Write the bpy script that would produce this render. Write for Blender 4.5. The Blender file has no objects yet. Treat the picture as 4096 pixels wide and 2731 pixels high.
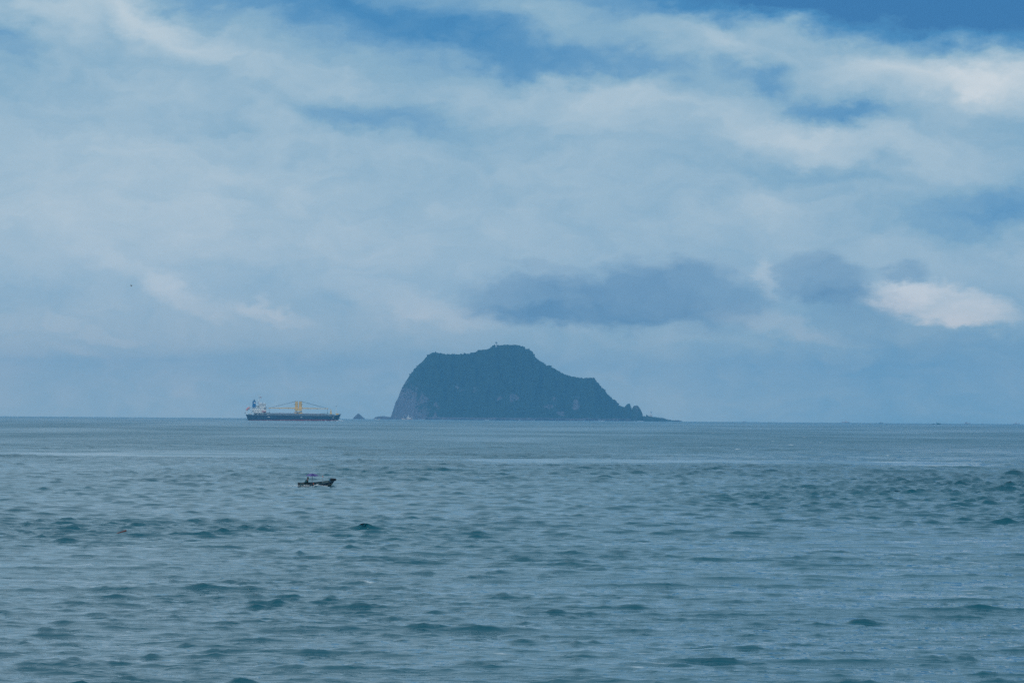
import bpy, bmesh, math, random
import numpy as np
from mathutils import Vector, Matrix, Euler

random.seed(7)
rng = np.random.default_rng(11)
scene = bpy.context.scene
COL = scene.collection
RE = 6371000.0            # the sea follows the curve of the earth: the islet stands near the horizon
CAM_H = 9.0
FPX = 16500.0             # focal length in photograph pixels (about 145 mm on full frame)
PI = math.pi

# ------------------------------------------------------------------ camera
cam_d = bpy.data.cameras.new('camera')
cam = bpy.data.objects.new('camera', cam_d)
COL.objects.link(cam)
cam_d.sensor_fit = 'HORIZONTAL'
cam_d.sensor_width = 36.0
cam_d.lens = 36.0 * FPX / 4096.0
cam_d.clip_start = 1.0
cam_d.clip_end = 60000.0
PITCH = math.atan(286.7 / FPX)
ROLL = 0.00777
CAM_R = Matrix.Rotation(PI / 2 + PITCH, 3, 'X') @ Matrix.Rotation(ROLL, 3, 'Z')
cam.matrix_world = Matrix.Translation((0, 0, CAM_H)) @ CAM_R.to_4x4()
scene.camera = cam

# ------------------------------------------------------------------ world / sun / exposure
SUN_AZ, SUN_EL = math.radians(-155), math.radians(42)
vs = scene.view_settings
vs.view_transform = 'Standard'
vs.look = 'None'
vs.gamma = 1.0
vs.exposure = 0.0
vs.use_curve_mapping = False
scene.cycles.use_denoising = False
scene.cycles.max_bounces = 6
scene.cycles.volume_bounces = 2
scene.cycles.use_adaptive_sampling = True
scene.cycles.adaptive_threshold = 0.004

def s2l(c):
    return tuple((x / 255 / 12.92) if x / 255 <= 0.04045 else ((x / 255 + 0.055) / 1.055) ** 2.4 for x in c)

class NT:
    """small helper that builds node trees"""
    def __init__(self, tree):
        self.t = tree
    def n(self, typ, **kw):
        nd = self.t.nodes.new(typ)
        for k, v in kw.items():
            setattr(nd, k, v)
        return nd
    def put(self, sock, v):
        if isinstance(v, bpy.types.NodeSocket):
            self.t.links.new(v, sock)
        elif v is not None:
            sock.default_value = v
    def math(self, op, a, b=None, c=None, clamp=False):
        nd = self.n('ShaderNodeMath', operation=op, use_clamp=clamp)
        self.put(nd.inputs[0], a); self.put(nd.inputs[1], b); self.put(nd.inputs[2], c)
        return nd.outputs[0]
    def vmath(self, op, a, b=None, scale=None):
        nd = self.n('ShaderNodeVectorMath', operation=op)
        self.put(nd.inputs[0], a); self.put(nd.inputs[1], b)
        if scale is not None:
            self.put(nd.inputs['Scale'], scale)
        return nd.outputs['Value'] if op in ('LENGTH', 'DOT_PRODUCT') else nd.outputs[0]
    def noise(self, vec, scale, detail=4, rough=0.55, dist=0.0, out='Fac', lac=2.0):
        nd = self.n('ShaderNodeTexNoise')
        self.put(nd.inputs['Vector'], vec)
        nd.inputs['Scale'].default_value = scale
        nd.inputs['Detail'].default_value = detail
        nd.inputs['Roughness'].default_value = rough
        nd.inputs['Lacunarity'].default_value = lac
        nd.inputs['Distortion'].default_value = dist
        return nd.outputs[out]
    def remap(self, v, a, b, c=0.0, d=1.0, smooth=True):
        nd = self.n('ShaderNodeMapRange', interpolation_type='SMOOTHSTEP' if smooth else 'LINEAR')
        self.put(nd.inputs[0], v)
        for i, x in enumerate((a, b, c, d)):
            nd.inputs[i + 1].default_value = x
        return nd.outputs[0]
    def ramp(self, v, stops, interp='EASE'):
        nd = self.n('ShaderNodeValToRGB')
        self.put(nd.inputs[0], v)
        cr = nd.color_ramp
        cr.interpolation = interp
        while len(cr.elements) < len(stops):
            cr.elements.new(0.5)
        for e, (p, c) in zip(cr.elements, stops):
            e.position = p
            e.color = (*c, 1.0) if len(c) == 3 else c
        return nd.outputs[0]
    def mix(self, f, a, b):
        nd = self.n('ShaderNodeMix', data_type='RGBA')
        self.put(nd.inputs[0], f)
        self.put(nd.inputs[6], a if isinstance(a, bpy.types.NodeSocket) else (*a, 1.0))
        self.put(nd.inputs[7], b if isinstance(b, bpy.types.NodeSocket) else (*b, 1.0))
        return nd.outputs[2]

world = bpy.data.worlds.new('World')
scene.world = world
world.use_nodes = True
wt = world.node_tree
wt.nodes.clear()
W = NT(wt)
w_out = W.n('ShaderNodeOutputWorld')
w_bg = W.n('ShaderNodeBackground')
wt.links.new(w_bg.outputs[0], w_out.inputs[0])
sky_tex = W.n('ShaderNodeTexSky', sky_type='NISHITA')
sky_tex.sun_disc = False
sky_tex.sun_elevation = SUN_EL
sky_tex.sun_rotation = SUN_AZ
sky_tex.ozone_density = 4.0
sky_tex.dust_density = 0.5
direc = W.n('ShaderNodeTexCoord').outputs['Generated']
sep = W.n('ShaderNodeSeparateXYZ')
wt.links.new(direc, sep.inputs[0])
azim = W.math('ARCTAN2', sep.outputs[0], sep.outputs[1])
elev = W.math('ARCSINE', sep.outputs[2])
SKY = FPX / 1.7415        # one unit of the cloud map = 1/9475 rad
cmb = W.n('ShaderNodeCombineXYZ')
wt.links.new(W.math('MULTIPLY', azim, SKY), cmb.inputs[0])
wt.links.new(W.math('MULTIPLY', elev, SKY), cmb.inputs[1])
flat = cmb.outputs[0]
stretch = W.vmath('MULTIPLY', direc, (SKY / 1000, SKY / 1000, SKY / 1000 * 1.9))   # clouds lie flat
warp_a = W.noise(stretch, 3.2, 3, 0.5, out='Color')
warp_b = W.noise(stretch, 11.0, 5, 0.62, out='Color')
off_a = W.vmath('MULTIPLY', W.vmath('SUBTRACT', warp_a, (0.5, 0.5, 0.5)), (320.0, 170.0, 0.0))
off_b = W.vmath('MULTIPLY', W.vmath('SUBTRACT', warp_b, (0.5, 0.5, 0.5)), (130.0, 90.0, 0.0))
warped = W.vmath('ADD', W.vmath('ADD', flat, off_a), off_b)
crisp = W.vmath('ADD', W.vmath('ADD', flat, W.vmath('SCALE', off_a, scale=0.3)), W.vmath('SCALE', off_b, scale=1.0))

# overall brightness of the cloud deck with height above the horizon
sepw = W.n('ShaderNodeSeparateXYZ')
wt.links.new(warped, sepw.inputs[0])
base = W.ramp(W.math('MULTIPLY', W.math('ADD', sepw.outputs[1], 60.0), 1 / 1400.0),
              [(0.0, (.47,) * 3), (0.11, (.52,) * 3), (0.2, (.60,) * 3), (0.31, (.72,) * 3), (0.42, (.66,) * 3),
               (0.55, (.56,) * 3), (0.66, (.50,) * 3), (0.75, (.48,) * 3), (1.0, (.57,) * 3)])
V = base
V = W.math('ADD', V, W.remap(azim, -0.12, 0.12, 0.05, -0.07, smooth=True))
big = W.noise(stretch, 1.6, 5, 0.55)
V = W.math('ADD', V, W.math('MULTIPLY', W.math('SUBTRACT', big, 0.5), 0.30))
fine = W.noise(W.vmath('MULTIPLY', warped, (0.001, 0.0019, 0.001)), 9.0, 6, 0.6)
V = W.math('ADD', V, W.math('MULTIPLY', W.math('SUBTRACT', fine, 0.5), 0.24))
tilt = W.n('ShaderNodeMapping'); wt.links.new(warped, tilt.inputs['Vector'])
tilt.inputs['Rotation'].default_value = (0, 0, math.radians(9)); tilt.inputs['Scale'].default_value = (0.001, 0.0036, 0.001)
layer = W.noise(tilt.outputs[0], 3.4, 5, 0.58)          # flat layers, tilted a little
V = W.math('ADD', V, W.math('MULTIPLY', W.math('SUBTRACT', layer, 0.5), W.remap(elev, 0.01, 0.05, 0.10, 0.22)))

def blob(x, y, rx, ry, ang, sharp):
    """falloff of one cloud or gap of the sky: place, half sizes, tilt"""
    el = 948.7 + ROLL * (x - 1176) - y
    m = W.n('ShaderNodeMapping', vector_type='TEXTURE')
    wt.links.new(crisp if sharp else warped, m.inputs['Vector'])
    m.inputs['Location'].default_value = (x - 1176, el, 0)
    m.inputs['Rotation'].default_value = (0, 0, math.radians(-ang))
    m.inputs['Scale'].default_value = (rx, ry, 1)
    d = W.vmath('LENGTH', m.outputs[0])
    lo, hi = ((0.60, 1.22) if sharp == 3 else (0.55, 1.25) if sharp == 1 else (0.30, 1.4)) if sharp else (0.0, 1.7)
    return W.remap(d, lo, hi, 1.0, 0.0)

for x, y, rx, ry, ang, amp, *sh in [
    (2300, -30, 640, 150, 5, -.74), (1650, -25, 420, 60, 4, -.24), (680, 0, 420, 62, 8, -.24),
    (1080, 95, 330, 60, 8, -.16), (1280, 158, 240, 42, 5, -.17), (1560, 205, 120, 30, 12, -.12),
    (870, 290, 210, 32, 3, -.20), (1720, 160, 85, 40, 0, -.16), (1900, 258, 150, 34, 8, -.24),
    (1880, 398, 230, 24, 2, -.14), (2310, 490, 300, 62, -3, -.28), (5, 75, 70, 75, 0, -.20),
    (155, 45, 100, 50, 10, .17), (330, 30, 110, 40, 12, .16), (420, 92, 160, 46, 26, .20),
    (1776, 52, 90, 40, 8, .20, 2), (2170, 150, 380, 85, 6, .42), (2300, 180, 200, 60, 3, .14), (1600, 92, 140, 56, 10, .24),
    (1240, 60, 160, 50, 8, .10), (1410, 240, 190, 66, 6, .20), (1700, 262, 190, 62, 12, .24),
    (1960, 335, 260, 44, 5, .18), (700, 178, 190, 48, 12, .11), (660, 292, 95, 34, 15, .10),
    (1120, 225, 110, 50, 5, .10), (250, 420, 420, 130, 0, .05), (1750, 480, 70, 30, 10, .12),
    (1755, 640, 26, 52, -14, .16, 2), (1790, 745, 180, 26, 12, .13, 2),
    (2150, 690, 180, 46, 9, .33, 1), (2235, 722, 120, 26, 8, .10, 2), (2080, 676, 60, 22, 0, .08, 2), (2190, 712, 120, 14, 8, -.07, 2), (2150, 820, 420, 90, 0, -.05),
    (440, 690, 130, 30, 24, .10, 2), (620, 722, 100, 26, 12, .10, 1), (590, 705, 36, 20, 0, .06, 1), (650, 716, 30, 18, 0, .06, 1),
    (960, 705, 190, 40, 14, .12, 2), (330, 630, 120, 26, 18, .07, 2), (150, 735, 50, 18, 8, .07, 1), (240, 770, 90, 20, 5, .07, 1),
    (100, 800, 120, 20, 5, .05, 2),
]:
    V = W.math('ADD', V, W.math('MULTIPLY', blob(x, y, rx, ry, ang, sh[0] if sh else 0), amp * 1.05))
# low shaded clouds above the islet
shade = None
for x, y, rx, ry, ang, amp, sh in [
    (1330, 692, 270, 68, 2, .80, 3), (1560, 672, 210, 84, 6, .70, 3), (1250, 722, 190, 30, 0, .30, 2), (1480, 640, 200, 50, -4, .25, 2),
    (1880, 642, 115, 62, 8, .68, 3), (1970, 700, 130, 44, 5, .40, 2), (2065, 622, 60, 20, -5, .55, 2), (2060, 770, 260, 40, 4, .22, 2), (1240, 608, 90, 12, 3, .3, 2),
]:
    f = W.math('MULTIPLY', blob(x, y, rx, ry, ang, sh), amp)
    shade = f if shade is None else W.math('ADD', shade, f)
shade = W.math('MULTIPLY', shade, W.remap(W.noise(W.vmath('MULTIPLY', warped, (0.001, 0.0016, 0.001)), 7.0, 6, 0.62), 0.25, 0.7, 1.08, 0.82), clamp=True)

cloud = W.ramp(V, [(0.0, s2l((10, 108, 172))), (0.18, s2l((62, 134, 187))), (0.36, s2l((110, 159, 196))),
                   (0.52, s2l((143, 180, 203))), (0.70, s2l((172, 197, 212))), (0.85, s2l((194, 210, 219))),
                   (1.0, s2l((220, 226, 229)))], 'LINEAR')
blue = W.vmath('SCALE', sky_tex.outputs[0], scale=0.06)
under = W.math('ADD', W.remap(sepw.outputs[1], 190.0, 340.0, 0.0, 1.0), W.math('MULTIPLY', W.math('SUBTRACT', fine, 0.5), 1.3), clamp=True)
cloud = W.mix(W.math('MULTIPLY', shade, 0.95), cloud, W.mix(under, s2l((98, 140, 176)), s2l((124, 160, 189))))
gap = W.remap(V, 0.0, 0.40, 0.18, 0.0)          # clear air shows between the clouds
sky_col = W.mix(gap, cloud, blue)
low = W.remap(elev, 0.0, 0.034, 0.85, 0.0)        # milky air along the horizon
sky_col = W.mix(low, sky_col, W.vmath('MULTIPLY', sky_col, (2.2, 1.52, 1.08)))
wt.links.new(sky_col, w_bg.inputs[0])
w_bg.inputs[1].default_value = 1.0

sun_d = bpy.data.lights.new('sun', 'SUN')
sun_d.energy = 1.5
sun_d.angle = math.radians(14)
sun_d.color = (1.0, 0.96, 0.9)
sun = bpy.data.objects.new('sun', sun_d)
COL.objects.link(sun)
sdir = Vector((math.sin(SUN_AZ) * math.cos(SUN_EL), math.cos(SUN_AZ) * math.cos(SUN_EL), math.sin(SUN_EL)))
sun.rotation_euler = (-sdir).to_track_quat('-Z', 'Y').to_euler()
sun.location = sdir * 400

# ------------------------------------------------------------------ helpers
def at(px, py, dist):
    """the point of the place seen at a photograph pixel, dist metres out"""
    d = CAM_R @ Vector(((px - 2048) / FPX, -(py - 1365.5) / FPX, -1.0))
    return Vector((0, 0, CAM_H)) + d * (dist / d.y)

def sea_z(x, y):
    return -(x * x + y * y) / (2 * RE)

def spot(px, dist):
    """a point on the mean sea at photograph column px"""
    x = (px - 2048) / FPX * dist
    return Vector((x, dist, sea_z(x, dist)))

MATS = {}
def mat(name, col, rough=0.6, var=0.12, scale=1.0, metal=0.0, spec=0.4, bump=0.0, tint=None):
    if name in MATS:
        return MATS[name]
    m = bpy.data.materials.new(name)
    m.use_nodes = True
    t = NT(m.node_tree)
    b = m.node_tree.nodes['Principled BSDF']
    tc = t.n('ShaderNodeTexCoord').outputs['Object']
    nz = t.noise(tc, scale, 5, 0.6)
    lo = tuple(max(0.0, c * (1 - var * 1.6)) for c in col)
    hi = tint or tuple(min(1.0, c * (1 + var)) for c in col)
    t.put(b.inputs['Base Color'], t.ramp(nz, [(0.28, lo), (0.5, col), (0.74, hi)], 'LINEAR'))
    b.inputs['Roughness'].default_value = rough
    b.inputs['Metallic'].default_value = metal
    b.inputs['Specular IOR Level'].default_value = spec
    if bump:
        bn = t.n('ShaderNodeBump')
        bn.inputs['Strength'].default_value = 1.0
        bn.inputs['Distance'].default_value = bump
        t.put(bn.inputs['Height'], t.noise(tc, scale * 2.3, 6, 0.65))
        t.put(b.inputs['Normal'], bn.outputs[0])
    MATS[name] = m
    return m

def tag(o, label=None, cat=None, group=None, kind=None):
    if label: o['label'] = label
    if cat: o['category'] = cat
    if group: o['group'] = group
    if kind: o['kind'] = kind
    return o

def mesh(name, verts, faces, m, parent=None, smooth=False):
    me = bpy.data.meshes.new(name)
    me.from_pydata([tuple(v) for v in verts], [], [tuple(f) for f in faces])
    bm = bmesh.new(); bm.from_mesh(me)
    bmesh.ops.recalc_face_normals(bm, faces=bm.faces)
    bm.to_mesh(me); bm.free()
    if smooth:
        me.polygons.foreach_set('use_smooth', [True] * len(me.polygons))
    me.materials.append(m)
    o = bpy.data.objects.new(name, me)
    COL.objects.link(o)
    o.parent = parent
    return o

def empty(name, loc, rot=(0, 0, 0)):
    o = bpy.data.objects.new(name, None)
    COL.objects.link(o)
    o.location = loc
    o.rotation_euler = rot
    o.empty_display_size = 0.5
    return o

class Shape:
    def __init__(self):
        self.v, self.f = [], []
    def add(self, v, f):
        k = len(self.v)
        self.v += [Vector(p) for p in v]
        self.f += [tuple(i + k for i in q) for q in f]
        return self
    def box(self, lo, hi):
        (a, b, c), (d, e, g) = lo, hi
        return self.add([(a, b, c), (d, b, c), (d, e, c), (a, e, c), (a, b, g), (d, b, g), (d, e, g), (a, e, g)],
                        [(0, 3, 2, 1), (4, 5, 6, 7), (0, 1, 5, 4), (1, 2, 6, 5), (2, 3, 7, 6), (3, 0, 4, 7)])
    def prism(self, pts, y0, y1):
        """outline in x,z pushed from y0 to y1"""
        n = len(pts)
        return self.add([(x, y0, z) for x, z in pts] + [(x, y1, z) for x, z in pts],
                        [tuple(range(n)), tuple(range(2 * n - 1, n - 1, -1))] +
                        [(i, (i + 1) % n, n + (i + 1) % n, n + i) for i in range(n)])
    def tube(self, pts, r, n=6):
        pts = [Vector(p) for p in pts]
        rr = r if isinstance(r, (list, tuple)) else [r] * len(pts)
        vs_, k = [], len(pts)
        for i, p in enumerate(pts):
            d = (pts[min(i + 1, k - 1)] - pts[max(i - 1, 0)]).normalized()
            a = d.cross(Vector((0, 0, 1)))
            if a.length < 1e-3:
                a = d.cross(Vector((0, 1, 0)))
            a.normalize(); b = d.cross(a)
            for j in range(n):
                t = 2 * PI * j / n
                vs_.append(p + (a * math.cos(t) + b * math.sin(t)) * rr[i])
        fs = [(i * n + j, i * n + (j + 1) % n, (i + 1) * n + (j + 1) % n, (i + 1) * n + j)
              for i in range(k - 1) for j in range(n)]
        fs += [tuple(range(n - 1, -1, -1)), tuple(range((k - 1) * n, k * n))]
        return self.add(vs_, fs)
    def lathe(self, prof, c=(0, 0, 0), n=12):
        vs_ = [(c[0] + r * math.cos(2 * PI * j / n), c[1] + r * math.sin(2 * PI * j / n), c[2] + z)
               for r, z in prof for j in range(n)]
        k = len(prof)
        fs = [(i * n + j, i * n + (j + 1) % n, (i + 1) * n + (j + 1) % n, (i + 1) * n + j)
              for i in range(k - 1) for j in range(n)]
        fs += [tuple(range(n - 1, -1, -1)), tuple(range((k - 1) * n, k * n))]
        return self.add(vs_, fs)
    def loft(self, secs, close=False):
        n = len(secs[0])
        vs_ = [p for s in secs for p in s]
        fs = [(i * n + j, i * n + j + 1, (i + 1) * n + j + 1, (i + 1) * n + j)
              for i in range(len(secs) - 1) for j in range(n - 1)]
        if close:
            fs += [tuple(range(n)), tuple(range((len(secs) - 1) * n, len(secs) * n))[::-1]]
        return self.add(vs_, fs)
    def turn(self, M):
        self.v = [M @ p for p in self.v]
        return self
    def build(self, name, m, parent=None, smooth=False):
        return mesh(name, self.v, self.f, m, parent, smooth)

def interp(x, xs, ys):
    return float(np.interp(x, xs, ys))

# value noise on numpy arrays
def vnoise(x, y, seed=0):
    xi = np.floor(x).astype(np.int64); yi = np.floor(y).astype(np.int64)
    fx = x - xi; fy = y - yi
    fx = fx * fx * (3 - 2 * fx); fy = fy * fy * (3 - 2 * fy)
    def h(a, b):
        n = (a * 374761393 + b * 668265263 + seed * 982451653) & 0xffffffff
        n = ((n ^ (n >> 13)) * 1274126177) & 0xffffffff
        return ((n ^ (n >> 16)) & 0xffff) / 65535.0
    return (h(xi, yi) * (1 - fx) + h(xi + 1, yi) * fx) * (1 - fy) + (h(xi, yi + 1) * (1 - fx) + h(xi + 1, yi + 1) * fx) * fy

def fbm(x, y, o=4, seed=0, gain=0.5):
    s = 0; a = 1.0; t = 0
    for i in range(o):
        s = s + a * vnoise(x * 2 ** i, y * 2 ** i, seed + i * 17); t += a; a *= gain
    return s / t

# ------------------------------------------------------------------ sea
def build_sea():
    N, L = 2048, 400.0
    k1 = np.fft.fftfreq(N, L / N) * 2 * np.pi
    kx, ky = np.meshgrid(k1, k1)
    k = np.hypot(kx, ky); k[0, 0] = 1e-6
    lam = 2 * np.pi / k
    # wind sea running towards the viewer, a long low swell under it
    def spread(th0, p):
        c = (kx * math.cos(th0) + ky * math.sin(th0)) / k
        return np.abs(c) ** p
    Pw = np.exp(-1.0 / (k * WS_L) ** 2) / k ** 4 * (0.86 * np.where(lam > 1.4, spread(math.radians(-108), 34.0), spread(math.radians(-108), 20.0)) + 0.025)
    Pw[lam < 0.55] = 0
    Ps = np.exp(-((np.log(lam / 38.0)) / 0.35) ** 2) * spread(math.radians(-100), 10) / k ** 2
    g = (rng.standard_normal((N, N)) + 1j * rng.standard_normal((N, N)))
    Hw = g * np.sqrt(Pw); Hs = g * np.sqrt(Ps)
    def field(H):
        return np.real(np.fft.ifft2(H)) * N
    # normalise: rms slope for the wind sea, rms height for the swell
    s = math.sqrt(float(np.mean(field(1j * kx * Hw) ** 2 + field(1j * ky * Hw) ** 2)))
    Hw *= WS_SLOPE / s
    Hs *= SW_H / float(np.std(field(Hs)))
    # short steep cross chop of the windier water offshore
    g2 = (rng.standard_normal((N, N)) + 1j * rng.standard_normal((N, N)))
    Hc = g2 * np.sqrt(((lam > 1.25) & (lam < 3.2)) / k ** 4.4 * (spread(math.radians(-108), 3.0) + 0.05))
    Hc *= 0.17 / math.sqrt(float(np.mean(field(1j * kx * Hc) ** 2 + field(1j * ky * Hc) ** 2)))
    bands = []
    for lo, hi, H in ((0.5, 1.4, Hw), (1.4, 3.6, Hw), (3.6, 11.0, Hw), (11.0, 1e9, Hw + Hs), (1.25, 3.2, Hc)):
        Hb = H * ((lam >= lo) & (lam < hi))
        Hb[0, 0] = 0
        hgt = field(Hb).astype(np.float32)
        dx = field(1j * kx / k * Hb).astype(np.float32)
        dy = field(1j * ky / k * Hb).astype(np.float32)
        bands.append((lo, hgt, dx, dy))
    div = field((kx * kx + ky * ky) / k * Hw * ((lam >= 1.4) & (lam < 11))).astype(np.float32)

    # rows by distance, columns by bearing; fine where the water is in view
    rows = [4.0]
    while rows[-1] < 118: rows.append(rows[-1] * 1.1)
    r = 131.0
    while r < 15000:
        rows.append(r)
        if r < 200: st = 0.21
        elif r < 300: st = 0.28
        elif r < 700: st = 0.28 + (r - 300) / 400 * 0.62
        elif r < 1200: st = 0.90 + (r - 700) / 500 * 1.1
        elif r < 2500: st = 2.0 * (r / 1200) ** 2
        else: st = 9.0 * (r / 2500) ** 1.9
        r += min(st, 250)
    rows.append(15000.0)
    rows = np.array(rows)
    half = math.radians(8.1)
    dense = np.linspace(-half, half, 490)
    out = half + (PI - half) * (np.linspace(0, 1, 24)[1:] ** 2.2)
    th = np.concatenate([-out[::-1], dense, out[:-1]])
    nr, nc = len(rows), len(th)
    Rg, Tg = np.meshgrid(rows, th, indexing='ij')
    X = (Rg * np.sin(Tg)).astype(np.float64); Y = (Rg * np.cos(Tg)).astype(np.float64)
    step_r = np.gradient(rows); dth = np.gradient(np.unwrap(th))
    space = np.maximum(step_r[:, None], 0.55 * np.abs(dth)[None, :] * rows[:, None])
    ca, sa = math.cos(0.31), math.sin(0.31)
    U = (X * ca + Y * sa); Vv = (-X * sa + Y * ca)
    # the spectrum's frame is turned with it
    def samp(F):
        u = (U / L * N) % N; v = (Vv / L * N) % N
        i0 = u.astype(np.int32) % N; j0 = v.astype(np.int32) % N
        i1 = (i0 + 1) % N; j1 = (j0 + 1) % N
        fu = (u - np.floor(u)).astype(np.float32); fv = (v - np.floor(v)).astype(np.float32)
        return (F[j0, i0] * (1 - fu) + F[j0, i1] * fu) * (1 - fv) + (F[j1, i0] * (1 - fu) + F[j1, i1] * fu) * fv
    # gusts and slicks
    gust = fbm(X / 70 + 3.1, Y / 190 + 8.4, 4, 5)
    gust = np.clip((gust - 0.5) * 3.0 + 0.80, 0.28, 1.3)
    gust2 = fbm(X / 19 + 1.7, Y / 45 + 2.2, 3, 9)
    gust = gust * (0.62 + 0.75 * gust2)
    wind = np.clip((Rg - 210) / 260, 0, 1)
    gust = gust * (1 + 0.45 * wind)
    # swell standing up over an offshore shoal, smooth water behind it
    ridges = []; slick = np.zeros_like(X)
    for x0, x1, y0, hh, sl in ((-14, 95, 724, .34, 1.0), (-110, -34, 778, .34, .8), (-44, 2, 742, .26, .4), (-26, 120, 560, .16, 0), (-110, -10, 470, .14, 0), (-30, 20, 640, .15, 0), (-120, 40, 330, .09, 0), (-5, 60, 270, .08, 0)):
        yc = y0 + 30 * (fbm(X / 42 + y0, X * 0 + 0.5, 3, 51) - 0.5)
        env = np.clip((X - x0) / 14, 0, 1) * np.clip((x1 - X) / 14, 0, 1) * (0.45 + 1.0 * fbm(X / 11 + y0, X * 0 + 2.5, 2, 57))
        dd = Y - yc
        wf = 2.6 if y0 > 400 else 1.3
        ridges.append((hh * env * np.where(dd < 0, np.exp(-(dd / wf) ** 2), np.exp(-(dd / (wf * 3.2)) ** 2)), dd, env))
        if sl: slick = np.maximum(slick, sl * np.clip(env * 1.3, 0, 1) * np.exp(-((dd - 60 - 25 * (fbm(X / 14, Y / 60, 3, 63) - 0.5)) / 42) ** 4))
        gust = gust * (1 + 0.35 * np.clip(env, 0, 1) * np.exp(-((dd + 10) / 12) ** 2))
    Z = np.zeros_like(X); DX = np.zeros_like(X); DY = np.zeros_like(X)
    prev = None; lost = np.zeros_like(X)
    for bi in (3, 2, 1, 0, 4):
        lo, hgt, dx, dy = bands[bi]
        w = np.clip((lo * 1.35 / space - 1.6) / 2.0 + 0.45, 0, 1)
        amp = w * (gust if lo < 1 else (0.35 + 0.65 * gust if lo < 3 else (0.72 + 0.28 * gust if lo < 8 else 1.0)))
        if bi in (0, 1, 2): lost += (1 - w) * (0.25, 0.45, 0.30)[bi]
        amp = amp * (1 + (0.6, 0.5, 0.3, 0.1, 0.0)[bi] * np.clip((Rg - 240) / 220, 0, 1))
        if bi != 3: amp = amp * (1 - 0.9 * slick)
        if bi == 4: amp = amp * np.clip((Rg - 200) / 200, 0, 1)
        sg = float(hgt.std())
        h = samp(hgt)
        a = (0.40, 0.35, 0.25, 0.10, 0.45)[bi]              # flat troughs, steep crests
        if prev is not None and bi in (0, 1):
            amp = amp * np.clip(np.exp(0.4 * prev) * 0.9, 0.35, 1.8)   # wavelets ride on the larger crests
        e = np.exp(a * np.clip(h / sg, -3, 2.6))
        Z += sg * (e - math.exp(a * a / 2)) / a * amp * (2.6, 1.15, 0.75, 1.0, 1.0)[bi]
        ch = (2.2, 2.0, 1.4, 1.3, 0.9)[bi]
        DX += samp(dx) * amp * ch; DY += samp(dy) * amp * ch
        prev = h / sg
    lost = lost * (1 - 0.75 * slick); gust = gust * (1 - 0.8 * slick)
    # turn horizontal displacement back to world axes
    DX, DY = DX * ca - DY * sa, DX * sa + DY * ca
    dv = samp(div)
    fo = np.clip((dv - FOAM_T) / 0.30, 0, 1) + 0
    fo *= (fbm(X / 0.5, Y / 1.5, 3, 31) > 0.47) * (gust > 0.75) * (fbm(X / 6, Y / 15, 2, 77) > 0.66)
    fo *= (Rg < 2600) * (Rg > 300)
    # distant flecks of breaking crests
    fl = vnoise(X / 2.2, Y / 16.0, 41)
    fo = np.maximum(fo, np.clip((fl - 0.975) / 0.01, 0, 1) * (fbm(X / 90, Y / 400, 3, 13) > 0.5) * (Rg > 900) * (Rg < 6500))
    for rz, dd, env in ridges[:3]:
        Z += rz
        fo = np.maximum(fo, np.exp(-((dd + 0.6) / 1.0) ** 2) * (env > 0.75) * np.clip(fbm(X / 1.3, X * 0 + dd / 3, 3, 91) * 3.4 - 2.0, 0, 1) * 0.8)
    for rz, dd, env in ridges[3:]:
        Z += rz
    # a breaking crest left of centre in the foreground
    for bx, by, wx, hh, fx in ((-8.0, 217.0, 1.7, 0.20, 0.75), (-1.1, 152.5, 1.4, 0.10, 0.5), (4.6, 146.0, 1.5, 0.12, 0.55), (4.0, 143.5, 0.8, 0.05, 0.7), (-15.6, 147.0, 1.2, 0.12, 0.3)):
        ddx = X - bx; ddy = Y - by - 0.10 * ddx
        face = np.where(ddy < 0, np.exp(-(ddy / 0.55) ** 2), np.exp(-(ddy / 2.2) ** 2))
        env = np.exp(-(ddx / wx) ** 2 * (1 + 0.4 * np.sign(ddx)))
        Z += hh * env * face
        crest = np.exp(-((ddy + 0.05) / 0.38) ** 2) * np.exp(-((ddx - wx * 0.55) / (wx * fx * 0.6)) ** 2)
        fo = np.maximum(fo, np.clip(crest * 2.2 - fbm(X / 0.16, Y / 0.5, 3, 3) * 1.7, 0, 1) * (0.5 + 0.5 * fx))
    # hull of the small boat: bow trough, stern wave, wake
    bo = spot(1274, 496)
    cy, sy = math.cos(BOAT_YAW), math.sin(BOAT_YAW)
    lx = (X - bo.x) * cy + (Y - bo.y) * sy; ly = -(X - bo.x) * sy + (Y - bo.y) * cy
    near = np.exp(-(lx / 3.6) ** 4 - (ly / 2.6) ** 4)
    Z *= 1 - 0.85 * near; DX *= 1 - near; DY *= 1 - near
    Z -= 0.10 * np.exp(-((lx - 1.5) / 0.9) ** 2 - (ly / 1.5) ** 2)
    Z += 0.05 * np.exp(-((lx + 0.9) / 0.9) ** 2 - (ly / 1.5) ** 2)
    X += DX; Y += DY
    Z += -(X * X + Y * Y) / (2 * RE)

    co = np.stack([X, Y, Z], -1).reshape(-1, 3).astype(np.float32)
    idx = np.arange(nr * nc).reshape(nr, nc)
    nxt = np.roll(idx, -1, axis=1)
    q = np.stack([idx[:-1], nxt[:-1], nxt[1:], idx[1:]], -1).reshape(-1, 4)[:, ::-1]
    me = bpy.data.meshes.new('sea')
    me.vertices.add(len(co)); me.vertices.foreach_set('co', co.ravel())
    me.loops.add(q.size); me.loops.foreach_set('vertex_index', q.ravel().astype(np.int32))
    me.polygons.add(len(q)); me.polygons.foreach_set('loop_start', np.arange(0, q.size, 4, dtype=np.int32))
    me.polygons.foreach_set('use_smooth', np.ones(len(q), dtype=bool))
    me.update(calc_edges=True)
    at_f = me.attributes.new('foam', 'FLOAT', 'POINT'); at_f.data.foreach_set('value', fo.ravel().astype(np.float32))
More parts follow.
